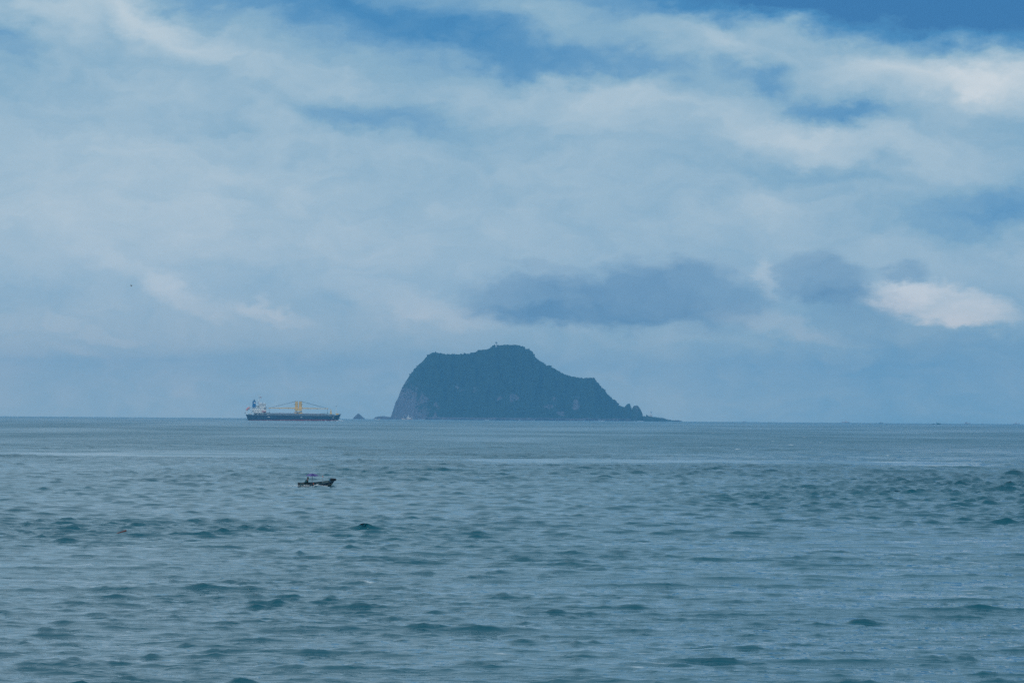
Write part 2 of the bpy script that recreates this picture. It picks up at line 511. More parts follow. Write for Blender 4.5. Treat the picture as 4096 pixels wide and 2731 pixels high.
    at_g = me.attributes.new('gust', 'FLOAT', 'POINT'); at_g.data.foreach_set('value', gust.ravel().astype(np.float32))
    at_l = me.attributes.new('lost', 'FLOAT', 'POINT'); at_l.data.foreach_set('value', lost.ravel().astype(np.float32))
    o = bpy.data.objects.new('sea', me)
    COL.objects.link(o)
    # ---- water
    m = bpy.data.materials.new('sea_water'); m.use_nodes = True
    t = NT(m.node_tree); b = m.node_tree.nodes['Principled BSDF']
    pos = t.n('ShaderNodeNewGeometry').outputs['Position']
    gu = t.n('ShaderNodeAttribute', attribute_name='gust').outputs['Fac']
    fm = t.n('ShaderNodeAttribute', attribute_name='foam').outputs['Fac']
    p1 = t.vmath('MULTIPLY', pos, (1.0, 1.9, 1.0))
    n1 = t.noise(p1, 1.15, 3, 0.55, 0.5)           # wavelets finer than the mesh
    n1 = t.math('POWER', 2.718, t.math('MULTIPLY', t.math('SUBTRACT', n1, 0.5), 9.0))
    n2 = t.noise(t.vmath('MULTIPLY', pos, (1.0, 1.5, 1.0)), 5.0, 2, 0.5, 0.4)
    b1 = t.n('ShaderNodeBump'); b1.inputs['Strength'].default_value = 1.0
    t.put(b1.inputs['Distance'], t.math('MULTIPLY', gu, B1))
    t.put(b1.inputs['Height'], n1)
    ls = t.n('ShaderNodeAttribute', attribute_name='lost').outputs['Fac']
    n3 = t.noise(t.vmath('MULTIPLY', pos, (1.0, 1.7, 1.0)), 0.42, 3, 0.55, 0.5)
    n3 = t.math('POWER', 2.718, t.math('MULTIPLY', t.math('SUBTRACT', n3, 0.5), 8.0))
    b3 = t.n('ShaderNodeBump'); b3.inputs['Strength'].default_value = 1.0
    t.put(b3.inputs['Distance'], t.math('MULTIPLY', t.math('MULTIPLY', t.math('ADD', t.math('MULTIPLY', gu, 0.6), 0.4), ls), B3))
    t.put(b3.inputs['Height'], n3)
    t.put(b3.inputs['Normal'], b1.outputs[0])
    b2 = t.n('ShaderNodeBump'); b2.inputs['Strength'].default_value = 1.0
    t.put(b2.inputs['Distance'], t.math('MULTIPLY', gu, B2))
    t.put(b2.inputs['Height'], n2)
    t.put(b2.inputs['Normal'], b3.outputs[0])
    murk = t.noise(t.vmath('MULTIPLY', pos, (0.012, 0.006, 0.0)), 1.0, 3, 0.5)
    body = t.ramp(murk, [(0.3, WATER_A), (0.7, WATER_B)], 'LINEAR')
    foamc = t.math('MULTIPLY', fm, t.remap(t.noise(pos, 6.0, 4, 0.7), 0.3, 0.6, 0.35, 1.0))
    t.put(b.inputs['Base Color'], t.mix(foamc, body, (0.72, 0.76, 0.78)))
    t.put(b.inputs['Roughness'], t.math('ADD', t.math('MULTIPLY', foamc, 0.5), t.math('ADD', R0, t.math('MULTIPLY', t.math('MULTIPLY', t.math('ADD', t.math('MULTIPLY', gu, 0.4), 0.6), ls), R1))))
    b.inputs['IOR'].default_value = 1.333
    t.put(b.inputs['Normal'], b2.outputs[0])
    me.materials.append(m)
    tag(o, kind='structure')
    o['label'] = 'choppy blue green sea reaching to the horizon'
    return o

BOAT_YAW = math.radians(22)
WS_L, WS_SLOPE, SW_H, CHOP, FOAM_T = 1.6, 0.084, 0.12, 1.6, 0.42
B1, B2, B3, R0, R1 = 0.008, 0.003, 0.04, 0.03, 0.18
WATER_A, WATER_B = (0.002, 0.072, 0.104), (0.003, 0.086, 0.120)
sea = build_sea()

# ------------------------------------------------------------------ materials
M_rock = None
def island_material(name, green=True):
    m = bpy.data.materials.new(name); m.use_nodes = True
    t = NT(m.node_tree); b = m.node_tree.nodes['Principled BSDF']
    tc = t.n('ShaderNodeTexCoord').outputs['Object']
    v = t.vmath('MULTIPLY', tc, (1.0, 1.0, 0.45))
    n1 = t.noise(v, 0.05, 6, 0.65, 0.3)
    n2 = t.noise(v, 0.25, 5, 0.65)
    rock = t.ramp(n2, [(0.3, (0.055, 0.048, 0.055)), (0.55, (0.13, 0.115, 0.13)), (0.78, (0.25, 0.225, 0.24))], 'LINEAR')
    veg = t.ramp(n2, [(0.3, (0.012, 0.026, 0.011)), (0.6, (0.026, 0.046, 0.019)), (0.8, (0.050, 0.068, 0.034))], 'LINEAR')
    ex = t.n('ShaderNodeAttribute', attribute_name='bare').outputs['Fac']
    f = t.remap(t.math('ADD', ex, t.math('MULTIPLY', t.math('SUBTRACT', n1, 0.5), 1.1)), 0.38, 0.62)
    t.put(b.inputs['Base Color'], t.mix(f, veg, rock) if green else rock)
    b.inputs['Roughness'].default_value = 0.95
    b.inputs['Specular IOR Level'].default_value = 0.15
    bn = t.n('ShaderNodeBump'); bn.inputs['Distance'].default_value = 1.2
    t.put(bn.inputs['Height'], n2); t.put(b.inputs['Normal'], bn.outputs[0])
    return m
M_island = island_material('island_ground')
M_rock = island_material('sea_rock', False)
M_leaf = mat('shrub_leaves', (0.024, 0.044, 0.020), 0.9, 0.4, 0.05, spec=0.1)
M_white = mat('white_paint', (0.84, 0.84, 0.82), 0.5, 0.06, 0.35)
M_dirtywhite = mat('worn_white_paint', (0.72, 0.72, 0.70), 0.6, 0.12, 0.4)
M_grey = mat('grey_steel', (0.26, 0.28, 0.30), 0.55, 0.2, 0.5)
M_deck = mat('deck_grey_blue', (0.16, 0.20, 0.24), 0.7, 0.25, 0.4)
M_dark = mat('dark_steel', (0.03, 0.035, 0.04), 0.5, 0.3, 1.0)
M_navy = mat('navy_hull_paint', (0.010, 0.030, 0.062), 0.45, 0.25, 0.12)
M_red = mat('red_lead_paint', (0.20, 0.025, 0.035), 0.6, 0.25, 0.2)
M_tan = mat('buff_crane_paint', (0.80, 0.50, 0.13), 0.55, 0.08, 0.3)
M_blue = mat('funnel_blue_paint', (0.004, 0.12, 0.33), 0.45, 0.12, 0.2)
M_orange = mat('rescue_red_paint', (0.62, 0.055, 0.05), 0.5, 0.1, 0.5)
M_glass = mat('dark_window_glass', (0.012, 0.018, 0.024), 0.1, 0.2, 2.0, spec=0.5)
M_pale = mat('pale_green_grey_paint', (0.52, 0.58, 0.56), 0.55, 0.1, 0.5)
M_green = mat('winch_green_paint', (0.06, 0.18, 0.14), 0.55, 0.2, 0.8)
M_pink = mat('hatch_edge_paint', (0.50, 0.40, 0.40), 0.6, 0.2, 0.3)
M_foam = mat('sea_foam', (0.74, 0.78, 0.80), 0.85, 0.08, 5.0, spec=0.2)

# ------------------------------------------------------------------ island
PROF = [(1563, 1668), (1575, 1632.6), (1582, 1609), (1590, 1597), (1601.5, 1564), (1610.7, 1545.6), (1626.5, 1522), (1639.7, 1500.8),
        (1658, 1477), (1674, 1458.6), (1690, 1445.4), (1703, 1429.6), (1716, 1416.4), (1726.7, 1410.6), (1747.8, 1409.8), (1766, 1411.7),
        (1782, 1417), (1824, 1417.8), (1877, 1414.6), (1890, 1410.5), (1900.6, 1409), (1916.5, 1401), (1953.4, 1395.9), (1969, 1384.8),
        (1977, 1381.5), (1995.5, 1380.5), (2022, 1380), (2040, 1378.4), (2074.6, 1381.9), (2090.4, 1386.5), (2099.6, 1394), (2113, 1396.5),
        (2128.7, 1406), (2137, 1420), (2144, 1431), (2161, 1443.8), (2175, 1452), (2183.5, 1460.7), (2214, 1471), (2239.6, 1487),
        (2256.4, 1498.5), (2278.9, 1502), (2307, 1508), (2335, 1513.5), (2360, 1509.5), (2375.7, 1510.5), (2382.7, 1522), (2394, 1533.6),
        (2403.7, 1547.6), (2415, 1554.6), (2433, 1580), (2450, 1596.7), (2465.4, 1603.7), (2473.9, 1620.6), (2486.5, 1627.5), (2500, 1630),
        (2530, 1640), (2556, 1650), (2572, 1664), (2582, 1668), (2600, 1667.5), (2624, 1668.8), (2649, 1671), (2663, 1675), (2691, 1681), (2716, 1683.5), (2730, 1686)]
D_RIDGE = 9980.0
ISL = spot(2060, 9840.0)           # the islet's own origin, on the water

def build_island():
    pts = [at(x, y, D_RIDGE) for x, y in PROF]
    px = np.array([p.x for p in pts]); pz = np.array([p.z for p in pts])
    z0 = ISL.z
    x = np.arange(px[0] - 8, px[-1] + 8, 1.7)
    ridge = np.interp(x, px, pz - z0, left=-4, right=-4)
    wob = fbm(x / 9.0, x * 0 + 4.0, 3, 3) - 0.5
    ridge = ridge + wob * 2.0 * np.clip(ridge / 30, 0, 1)
    rmax = np.clip(ridge, 0.5, None)
    # distance from ridge down to the near and the far shore
    front = 22 + 128 * np.sqrt(np.clip(rmax / 182, 0, 1)) + 14 * (fbm(x / 60, x * 0 + 1, 3, 8) - 0.5)
    back = 30 + 120 * np.sqrt(np.clip(rmax / 182, 0, 1))
    tv = np.concatenate([np.linspace(0, 1, 86), 1 + np.linspace(0, 1, 26)[1:] ** 1.2])
    T, Xg = np.meshgrid(tv, x, indexing='ij')
    R = np.broadcast_to(ridge, T.shape); F = np.broadcast_to(front, T.shape); B = np.broadcast_to(back, T.shape)
    yr = D_RIDGE - ISL.y
    Yg = np.where(T <= 1, yr - F * (1 - T), yr + B * (T - 1))
    prof_f = 0.06 * np.clip(T / 0.10, 0, 1) + 0.94 * np.clip((T - 0.08) / 0.92, 0, 1) ** 0.82
    gul = np.abs(fbm(Xg / 34 + 0.6 * fbm(Xg / 20, Yg / 30, 2, 21), Yg / 130, 4, 12) - 0.5) * 2
    rough = fbm(Xg / 11, Yg / 14, 4, 19) - 0.5
    mid = np.clip(T / 0.12, 0, 1) * np.clip((1 - T) / 0.10, 0, 1)
    cut = 1 - 0.26 * (1 - np.clip(gul * 2.2, 0, 1)) * mid + 0.10 * rough * mid
    Zf = R * prof_f * cut
    Zb = R * (1 - np.clip(T - 1, 0, 1)) ** 0.9
    Zg = np.where(T <= 1, np.minimum(Zf, R * (0.985 if False else 1.0)), Zb)
    Zg = Zg + (fbm(Xg / 5, Yg / 5, 3, 44) - 0.5) * 2.6 * np.clip(Zg / 12, 0, 1)
    Zg = np.where(T <= 0.02, -6.0, Zg) - (T >= 1.98) * 6.0
    # bare rock: the western cliff, scars lower down, the shore
    u = (Xg + ISL.x - pts[0].x) / (pts[-1].x - pts[0].x)
    bare = np.clip(1.15 - u / 0.20, 0, 1) * np.clip(1.35 - Zg / 120, 0, 1) * 0.95
    scar = fbm(Xg / 26, Yg / 60 + Zg / 40, 4, 61)
    bare = np.maximum(bare, np.clip((scar - 0.54) * 5, 0, 1) * np.clip(1.25 - Zg / 100, 0, 1) * 0.85)
    bare = np.maximum(bare, np.clip(1 - (Zg - 3.0) / 5.0, 0, 1))
    nr, nc = T.shape
    co = np.stack([Xg - 0 * ISL.x, Yg, Zg], -1)
    co[..., 0] = Xg - ISL.x
    idx = np.arange(nr * nc).reshape(nr, nc)
    q = np.stack([idx[:-1, :-1], idx[:-1, 1:], idx[1:, 1:], idx[1:, :-1]], -1).reshape(-1, 4)
    me = bpy.data.meshes.new('island')
    me.from_pydata(co.reshape(-1, 3).tolist(), [], q.tolist())
    me.polygons.foreach_set('use_smooth', np.ones(len(q), dtype=bool))
    a = me.attributes.new('bare', 'FLOAT', 'POINT'); a.data.foreach_set('value', bare.ravel().astype(np.float32))
    me.materials.append(M_island)
    o = bpy.data.objects.new('island', me); COL.objects.link(o); o.location = ISL
    tag(o, 'steep wooded islet with a bare western cliff rising from the horizon', kind='structure')
    return o, co, bare
island, I_CO, I_BARE = build_island()

ICO = bmesh.new(); bmesh.ops.create_icosphere(ICO, subdivisions=1, radius=1.0)
ICO_V = np.array([v.co[:] for v in ICO.verts]); ICO_F = np.array([[v.index for v in f.verts] for f in ICO.faces]); ICO.free()
ICO2 = bmesh.new(); bmesh.ops.create_icosphere(ICO2, subdivisions=2, radius=1.0)
ICO2_V = np.array([v.co[:] for v in ICO2.verts]); ICO2_F = np.array([[v.index for v in f.verts] for f in ICO2.faces]); ICO2.free()

def scatter(name, P, S, m, parent, jitter=0.35, bare=None):
    """many small lumps as one mesh"""
    n = len(P); k = len(ICO_V)
    V_ = ICO_V[None] * (1 + (rng.random((n, k, 1)) - 0.5) * 2 * jitter) * S[:, None, :] + P[:, None, :]
    F_ = ICO_F[None] + (np.arange(n) * k)[:, None, None]
    me = bpy.data.meshes.new(name)
    V_ = V_.reshape(-1, 3).astype(np.float32); F_ = F_.reshape(-1, 3).astype(np.int32)
    me.vertices.add(len(V_)); me.vertices.foreach_set('co', V_.ravel())
    me.loops.add(F_.size); me.loops.foreach_set('vertex_index', F_.ravel())
    me.polygons.add(len(F_)); me.polygons.foreach_set('loop_start', np.arange(0, F_.size, 3, dtype=np.int32))
    me.update(calc_edges=True)
    me.materials.append(m)
    o = bpy.data.objects.new(name, me); COL.objects.link(o); o.parent = parent
    tag(o, kind='stuff')
    return o

def cover_island():
    nr, nc, _ = I_CO.shape
    n = 12000
    i = (rng.random(n) ** 0.8 * 92).astype(int) + 6
    j = rng.integers(2, nc - 2, n)
    P = I_CO[i, j] + rng.normal(0, 0.8, (n, 3)) * (1, 1, 0)
    keep = (P[:, 2] > 9) & (rng.random(n) > I_BARE[i, j] * 1.25)
    P = P[keep]; n = len(P)
    s = 0.9 + 1.7 * rng.random(n) ** 2
    S = np.stack([s * 1.25, s * 1.25, s * 0.8], 1)
    o = scatter('scrub', P, S, M_leaf, island, 0.4)
    o['label'] = 'dense dark green scrub and low trees'
    # boulders along the shore
    n = 2600
    j = (nc * (0.10 + 0.88 * rng.random(n) ** 0.8)).astype(int)
    j = np.clip(j, 0, nc - 1)
    P = I_CO[3, j].copy()
    P[:, 1] += rng.random(n) * -16 + 5
    P[:, 2] = rng.random(n) ** 2 * 4.0 * np.clip(fbm(P[:, 0] / 30, P[:, 0] * 0, 3, 5) * 2 - 0.3, 0.1, 1.3)
    s = 0.8 + 1.8 * rng.random(n) ** 2
    o = scatter('shore_boulder_bank', P, np.stack([s * 1.5, s * 1.2, s * 0.75], 1), M_rock, island, 0.4)
    o['label'] = 'pale grey boulders heaped along the foot of the slope'
cover_island()

def crag(name, outline, dist, depth, parent=None, origin=None, label=None, cat=None, seed=1):
    """a rock standing in the water: outline read against the sky, rounded in depth"""
    P = [at(x, y, dist) for x, y in outline]
    xs = np.array([p.x for p in P]); zs = np.array([p.z for p in P])
    base = spot(0.5 * (outline[0][0] + outline[-1][0]), dist)
    org = origin if origin is not None else base
    x = np.linspace(xs[0], xs[-1], 46)
    top = np.interp(x, xs, zs) - base.z
    tv = np.linspace(-1, 1, 23)
    co = []
    for t in tv:
        e = np.clip(1 - np.abs(t) ** 2.2, 0, 1) ** 0.7
        zz = top * e
        zz = zz * (1 + 0.30 * (fbm(x / 5 + seed, x * 0 + t * 3 + seed, 3, seed) - 0.5) * (abs(t) > 0.05)) + (fbm(x / 2.5, x * 0 + t * 6, 2, seed + 5) - 0.5) * 1.2
        wid = 0.55 + 0.45 * np.clip(top / max(top.max(), 0.1), 0, 1)
        zz = np.where(abs(t) > 0.99, -4, np.maximum(zz, -4))
        co.append(np.stack([x - org.x, base.y + t * depth * wid - org.y, zz + base.z - org.z], -1))
    co = np.array(co); co[:, 0, 2] = co[:, -1, 2] = -5
    nr, nc, _ = co.shape
    idx = np.arange(nr * nc).reshape(nr, nc)
    q = np.stack([idx[:-1, :-1], idx[:-1, 1:], idx[1:, 1:], idx[1:, :-1]], -1).reshape(-1, 4)
    o = mesh(name, co.reshape(-1, 3), q.tolist(), M_rock if cat else M_island, parent)
    if not cat:
        a = o.data.attributes.new('bare', 'FLOAT', 'POINT'); a.data.foreach_set('value', np.full(nr * nc, 0.35, dtype=np.float32))
    if parent is None:
        o.location = base
    if label: tag(o, label, cat)
    return o

crag('rock_pinnacle', [(2488, 1676), (2493, 1640), (2498, 1627), (2506, 1618), (2513, 1613.6), (2518, 1616), (2521, 1622), (2525, 1631), (2530, 1650), (2536, 1678)], 9935, 16, island, ISL, seed=4)
crag('rock_pinnacle', [(2518, 1678), (2524, 1645), (2529, 1631), (2534, 1627.5), (2545.4, 1621.4), (2551, 1624), (2556.6, 1629), (2565, 1643), (2570, 1655), (2574, 1680)], 9915, 18, island, ISL, seed=9)
crag('low_headland', [(2576, 1683), (2582, 1666), (2587.5, 1658.5), (2591, 1662), (2596, 1665), (2610, 1667), (2624, 1668.8), (2649, 1671.5), (2658, 1673), (2664, 1677), (2690, 1681.5), (2725, 1687)], 9900, 18, island, ISL, seed=6)
crag('sea_stack', [(1412, 1676), (1416, 1668), (1422, 1663), (1427, 1658), (1431, 1655), (1435, 1655), (1439, 1659), (1446, 1664), (1453, 1669), (1460, 1675)], 9700, 9,
     label='small pointed rock standing alone in the sea left of the islet', cat='sea stack', seed=2)
crag('rock_reef', [(1491, 1677), (1497, 1672), (1502, 1668), (1512, 1665.5), (1525, 1665), (1540, 1664.5), (1553, 1666.5), (1566, 1668), (1580, 1678)], 9760, 14,
     label='low flat topped reef of dark rock at the foot of the western cliff', cat='reef', seed=3)

# surf at the foot of the rocks
def surf():
    segs = [(1690, 30, 1), (1950, 14, 2), (2135, 12, 1), (2284, 6, 1), (2407, 26, 2), (2540, 8, 1), (2563, 22, 2), (1504, 10, 1), (1770, 10, 1), (2080, 8, 1), (2340, 8, 1)]
    P, S = [], []
    for px, w, hgt in segs:
        for _ in range(int(w * 1.4)):
            d = 9800 if px > 1600 else 9720
            p = spot(px + random.uniform(-.5, .5) * w, d + random.uniform(-12, 4))
            P.append((p.x, p.y, p.z + 0.1)); s = random.uniform(0.3, 0.8) * (0.6 + 0.4 * hgt)
            S.append((s * 1.8, s, s * 0.7))
    o = scatter('surf_foam', np.array(P), np.array(S), M_foam, None, 0.3)
    o['label'] = 'broken white surf along the foot of the islet'
surf()

# light tower on the summit
def lighthouse():
    p = at(1984.5, 1385.5, D_RIDGE - 6)
    r = empty('lighthouse', p)
    tag(r, 'slim white light tower on the summit of the islet', 'lighthouse')
    Shape().lathe([(1.35, -2.5), (1.25, 7.6)], n=10).build('tower', M_white, r, True)
    Shape().lathe([(1.3, 7.55), (2.1, 8.0), (2.1, 8.4), (1.2, 8.45)], n=12).build('gallery', M_grey, r)
    Shape().lathe([(0.85, 8.4), (0.85, 10.2), (0.95, 10.3), (0.2, 11.2)], n=10).build('lantern', M_glass, r)
    Shape().box((1.2, -0.7, -2.5), (2.5, 0.9, 10.3)).build('stair_shaft', M_grey, r)
    Shape().tube([(-1.3, 0, 7.8), (-1.3, 0, 12.2)], 0.22).build('antenna', M_grey, r)
    Shape().tube([(0.6, 0, 10.5), (0.6, 0, 13.0)], 0.16).build('antenna', M_grey, r)
    Shape().tube([(2.3, 0, 8.2), (4.0, 0, 8.5)], 0.25).build('bracket', M_grey, r)
lighthouse()

def beacon():
    p = at(2603, 1669.5, 9905)
    r = empty('beacon_station', p)
    tag(r, 'grey beacon tower with a square block house on the low eastern point', 'beacon')
    Shape().box((-4.2, -3.5, -3), (3.6, 3.5, 6.2)).build('block_house', M_dirtywhite, r)
    Shape().box((-4.5, -3.8, 6.2), (3.9, 3.8, 6.7)).build('roof', M_grey, r)
    Shape().box((-1.0, -3.65, 1.5), (0.2, -3.45, 3.6)).build('window', M_glass, r)
    Shape().box((1.4, -3.65, 1.5), (2.6, -3.45, 3.6)).build('window', M_glass, r)
    Shape().lathe([(1.9, 6.7), (1.5, 11.8)], (0.4, 0, 0), 8).build('tower', M_white, r)
    Shape().lathe([(2.4, 11.8), (2.4, 12.3), (1.0, 12.4), (1.0, 14.0), (0.2, 14.8)], (0.4, 0, 0), 8).build('lantern', M_grey, r)
    Shape().tube([(0.4, 0, 14.6), (0.4, 0, 17.6)], 0.18).build('mast', M_grey, r)
    Shape().tube([(-2.8, 0, 11.9), (3.8, 0, 12.4)], 0.22).build('crossarm', M_grey, r)
beacon()

# ------------------------------------------------------------------ cargo ship
def build_ship():
    yaw = math.radians(9)
    d0 = 4930.0
    p = spot(989.5, d0)
    r = empty('cargo_ship', (p.x, p.y, p.z - 0.1), (0, 0, yaw))
    tag(r, 'navy blue cargo ship with twin buff deck cranes and white bridge aft', 'cargo ship')
    HB = 7.6                                    # half beam; the starboard side (towards us) is -y, centred on y = HB
    XS = [0, 1.5, 4, 9, 18, 40, 70, 88, 97, 103, 107.5, 110.5, 112.6, 114.0]
    BE = [6.6, 6.9, 7.2, 7.5, 7.6, 7.6, 7.6, 7.6, 7.2, 6.0, 4.5, 2.8, 1.3, 0.15]        # half beam at deck
    BW = [4.0, 5.2, 6.4, 7.3, 7.6, 7.6, 7.6, 7.3, 6.2, 4.4, 2.5, 0.9, 0.05, 0.02]        # half beam at water
    ZT = [7.1, 6.95, 6.75, 6.65, 6.55, 6.35, 6.1, 5.95, 5.95, 6.1, 6.6, 7.1, 7.5, 7.9]
    def sec(i, lev):
        """half section points; lev = height fractions 0 (keel) .. 1 (deck)"""
        out = []
        x = XS[i]
        for f, frac in lev:
            z = f
            wdt = BW[i] + (BE[i] - BW[i]) * max(0.0, min(1.0, frac)) ** (1.6 if x > 95 else 0.8)
            xx = x
            if x < 2:   xx = x + (1 - frac) * 2.6 * (1 - x / 4)          # raked transom
            if x > 108: xx = x - (1 - frac) * (x - 108) * 0.62            # raked stem
            out.append((xx, wdt, z))
        return out
    def shell(name, zlo, zhi, m, n=4):
        S = Shape()
        for side in (-1, 1):
            secs = []
            for i in range(len(XS)):
                zl = zlo(XS[i], ZT[i]); zh = zhi(XS[i], ZT[i])
                pts = []
                for j in range(n + 1):
                    z = zl + (zh - zl) * j / n
                    (xx, wdt, zz), = sec(i, [(z, z / ZT[i])])
                    pts.append((xx, HB + side * wdt, zz))
                secs.append(pts)
            S.loft(secs)
        # transom
        n0 = len(secs[0])
        zl = zlo(XS[0], ZT[0]); zh = zhi(XS[0], ZT[0])
        a, b = [], []
        for j in range(n + 1):
            z = zl + (zh - zl) * j / n
            (xx, wdt, zz), = sec(0, [(z, z / ZT[0])])
            a.append((xx, HB - wdt, zz)); b.append((xx, HB + wdt, zz))
        S.loft([a, b])
        return S.build(name, m, r, False)
    red_top = lambda x: 0.45 + 1.35 * min(1.0, max(0.0, x / 75))
    hull = shell('hull', lambda x, t: red_top(x), lambda x, t: t, M_navy)
    shell('boot_topping', lambda x, t: -2.0, lambda x, t: red_top(x), M_red, 3)
    deck = Shape().loft([[(x, HB - b + .05, z - 0.35), (x, HB + b - .05, z - 0.35)] for x, b, z in zip(XS, BE, ZT)]).build('main_deck', M_deck, r)
    # forecastle bulwark
    S = Shape()
    for side in (-1, 1):
        S.loft([[(x, HB + side * b * 1.005, z), (x + (0.5 if x > 105 else 0), HB + side * b * 1.03, z + hgt)] for x, b, z, hgt in
                zip(XS[8:], BE[8:], ZT[8:], (0.05, 0.4, 0.7, 0.8, 0.9, 0.9))])
    S.build('bow_bulwark', M_pale, r)
    # white marks on the side
    def plate(name, x0, x1, z0, z1, m, y=-0.06, par=hull):
        return Shape().box((x0, y, z0), (x1, y + 0.05, z1)).build(name, m, par)
    plate('hull_mark', 25.3, 27.7, 3.9, 4.45, M_white); plate('hull_mark', 64.5, 66.8, 3.9, 4.45, M_white)
    o = plate('hull_mark', 103.2, 105.0, 3.7, 4.25, M_dirtywhite, 2.05)
    for i in range(5): Shape().box((0.42 - 0.12, 3.2 + i * 1.5, 5.2), (0.46 - 0.12, 4.1 + i * 1.5, 5.75)).build('name_letter', M_dirtywhite, hull)
    for i in range(3): Shape().box((0.92 - 0.12, 4.6 + i * 1.6, 3.9), (0.96 - 0.12, 5.4 + i * 1.6, 4.35)).build('name_letter', M_dirtywhite, hull)
    # anchor
    S = Shape().tube([(110.8, HB - 1.2, 3.9), (112.3, HB - 1.5, 3.4)], 0.22).tube([(111.6, HB - 1.9, 3.0), (112.7, HB - 1.5, 3.6), (112.2, HB - 0.9, 4.2)], 0.24)
    S.build('anchor', M_dark, r)
    # ---- accommodation
    def blk(name, x0, x1, z0, z1, m, inset=0.3, par=r):
        return Shape().box((x0, inset, z0), (x1, 2 * HB - inset, z1)).build(name, m, par)
    blk('deckhouse', 9.6, 23.4, 6.2, 9.0, M_grey, 1.6)
    bd = blk('boat_deck', 6.4, 24.0, 9.0, 9.35, M_dirtywhite, 0.1)
    low = blk('accommodation_tier', 8.3, 23.2, 9.35, 12.1, M_white, 1.2)
    blk('deck_edge', 4.8, 23.3, 12.1, 12.35, M_dirtywhite, 0.7)
    mid = blk('accommodation_tier', 8.0, 23.0, 12.35, 14.9, M_white, 0.95)
    blk('deck_edge', 7.2, 23.1, 14.9, 15.1, M_dirtywhite, 0.6)
    up = blk('bridge_tower', 15.4, 22.4, 15.1, 17.8, M_white, 0.9)
    br = Shape().prism([(15.3, 17.8), (22.7, 17.8), (23.1, 19.0), (22.5, 19.9), (15.3, 19.9)], 0.4, 2 * HB - 0.4).build('wheelhouse', M_white, r)
    Shape().box((15.0, 0.2, 19.9), (23.0, 2 * HB - 0.2, 20.15)).build('wheelhouse_roof', M_dirtywhite, r)
    Shape().prism([(20.4, 14.6), (22.8, 14.6), (22.8, 16.1), (21.6, 16.1)], -0.6, 1.0).build('bridge_wing', M_grey, r)
    for x in (8.9, 11.3, 13.7, 16.1): Shape().box((x, 0.9, 13.35), (x + 0.5, 0.95, 13.95)).build('porthole', M_glass, mid)
    for x in (9.0, 10.1, 12.9, 13.8, 16.6, 17.4): Shape().box((x, 1.14, 9.9), (x + 0.6, 1.2, 10.9)).build('window', M_glass, low)
    for x in (11.8, 13.2, 14.6): Shape().box((x, 1.14, 11.1), (x + 0.35, 1.2, 11.5)).build('window', M_glass, low)
    for x in (16.9, 18.2, 19.7, 21.0, 21.9): Shape().box((x, 0.34, 18.5), (x + 0.75, 0.4, 19.3)).build('window', M_glass, br)
    Shape().box((15.5, 0.34, 18.4), (16.2, 0.4, 19.1)).build('sidelight_board', M_red, br)
    for x in (16.8, 18.5): Shape().box((x, 0.84, 16.2), (x + 0.4, 0.9, 16.7)).build('window', M_glass, up)
    for x in (10.0, 13.0, 15.5, 18.0, 20.5, 22.5): Shape().box((x, 1.54, 6.7), (x + 0.9, 1.6, 8.5)).build('door', M_pale if x in (13.0, 18.0) else M_glass, r)
    for x in (9.8, 13.2, 16.6, 20.0, 23.6): Shape().tube([(x, 0.25, 6.3), (x, 0.25, 9.0)], 0.10).build('deck_pillar', M_white, r)
    def rail(x0, x1, z, y, n):
        S = Shape().tube([(x0, y, z + 1.0), (x1, y, z + 1.0)], 0.05, 4).tube([(x0, y, z + 0.5), (x1, y, z + 0.5)], 0.04, 4)
        for i in range(n + 1):
            x = x0 + (x1 - x0) * i / n
            S.tube([(x, y, z), (x, y, z + 1.0)], 0.05, 4)
        return S.build('railing', M_white, r)
    rail(6.5, 18, 9.35, 0.15, 10); rail(4.9, 8.0, 12.35, 0.8, 4); rail(7.3, 15.2, 15.1, 0.7, 8); rail(15.2, 22.8, 20.15, 0.4, 7); rail(0.6, 6.0, 6.8, 0.6, 6)
    # stairs and platforms aft of the house
    Shape().box((4.8, 1.0, 9.0), (6.4, 6.0, 9.25)).build('aft_platform', M_grey, r)
    Shape().tube([(5.0, 1.2, 9.3), (7.9, 1.2, 12.2)], 0.25, 4).build('stair', M_grey, r)
    Shape().tube([(6.2, 1.2, 12.4), (8.2, 1.2, 14.9)], 0.25, 4).build('stair', M_grey, r)
    for x in (5.0, 7.4): Shape().tube([(x, 1.0, 6.6), (x, 1.0, 12.2)], 0.13).build('deck_pillar', M_white, r)
    Shape().box((12.4, 2.0, 15.1), (14.9, 5.0, 17.2)).build('engine_casing', M_grey, r)
    for x in (12.9, 13.9): Shape().lathe([(0.35, 15.1), (0.35, 17.3), (0.6, 17.4), (0.6, 17.9), (0.2, 18.1)], (x, 1.4, 0), 8).build('ventilator', M_pale, r)
    # funnel
    fz0, fz1 = 15.1, 23.2
    ring = lambda x0, x1, z: [(x0 + 0.5, HB - 2.6, z), (x1 - 0.4, HB - 2.6, z), (x1, HB - 2.1, z), (x1, HB + 2.1, z), (x1 - 0.4, HB + 2.6, z), (x0 + 0.5, HB + 2.6, z), (x0, HB + 2.1, z), (x0, HB - 2.1, z)]
    S = Shape(); k0 = ring(7.4, 11.3, fz0); k1 = ring(7.7, 11.2, fz1)
    S.add(k0 + k1, [tuple(range(7, -1, -1)), tuple(range(8, 16))] + [(i, (i + 1) % 8, 8 + (i + 1) % 8, 8 + i) for i in range(8)])
    fu = S.build('funnel', M_blue, r)
    yl = HB - 2.68
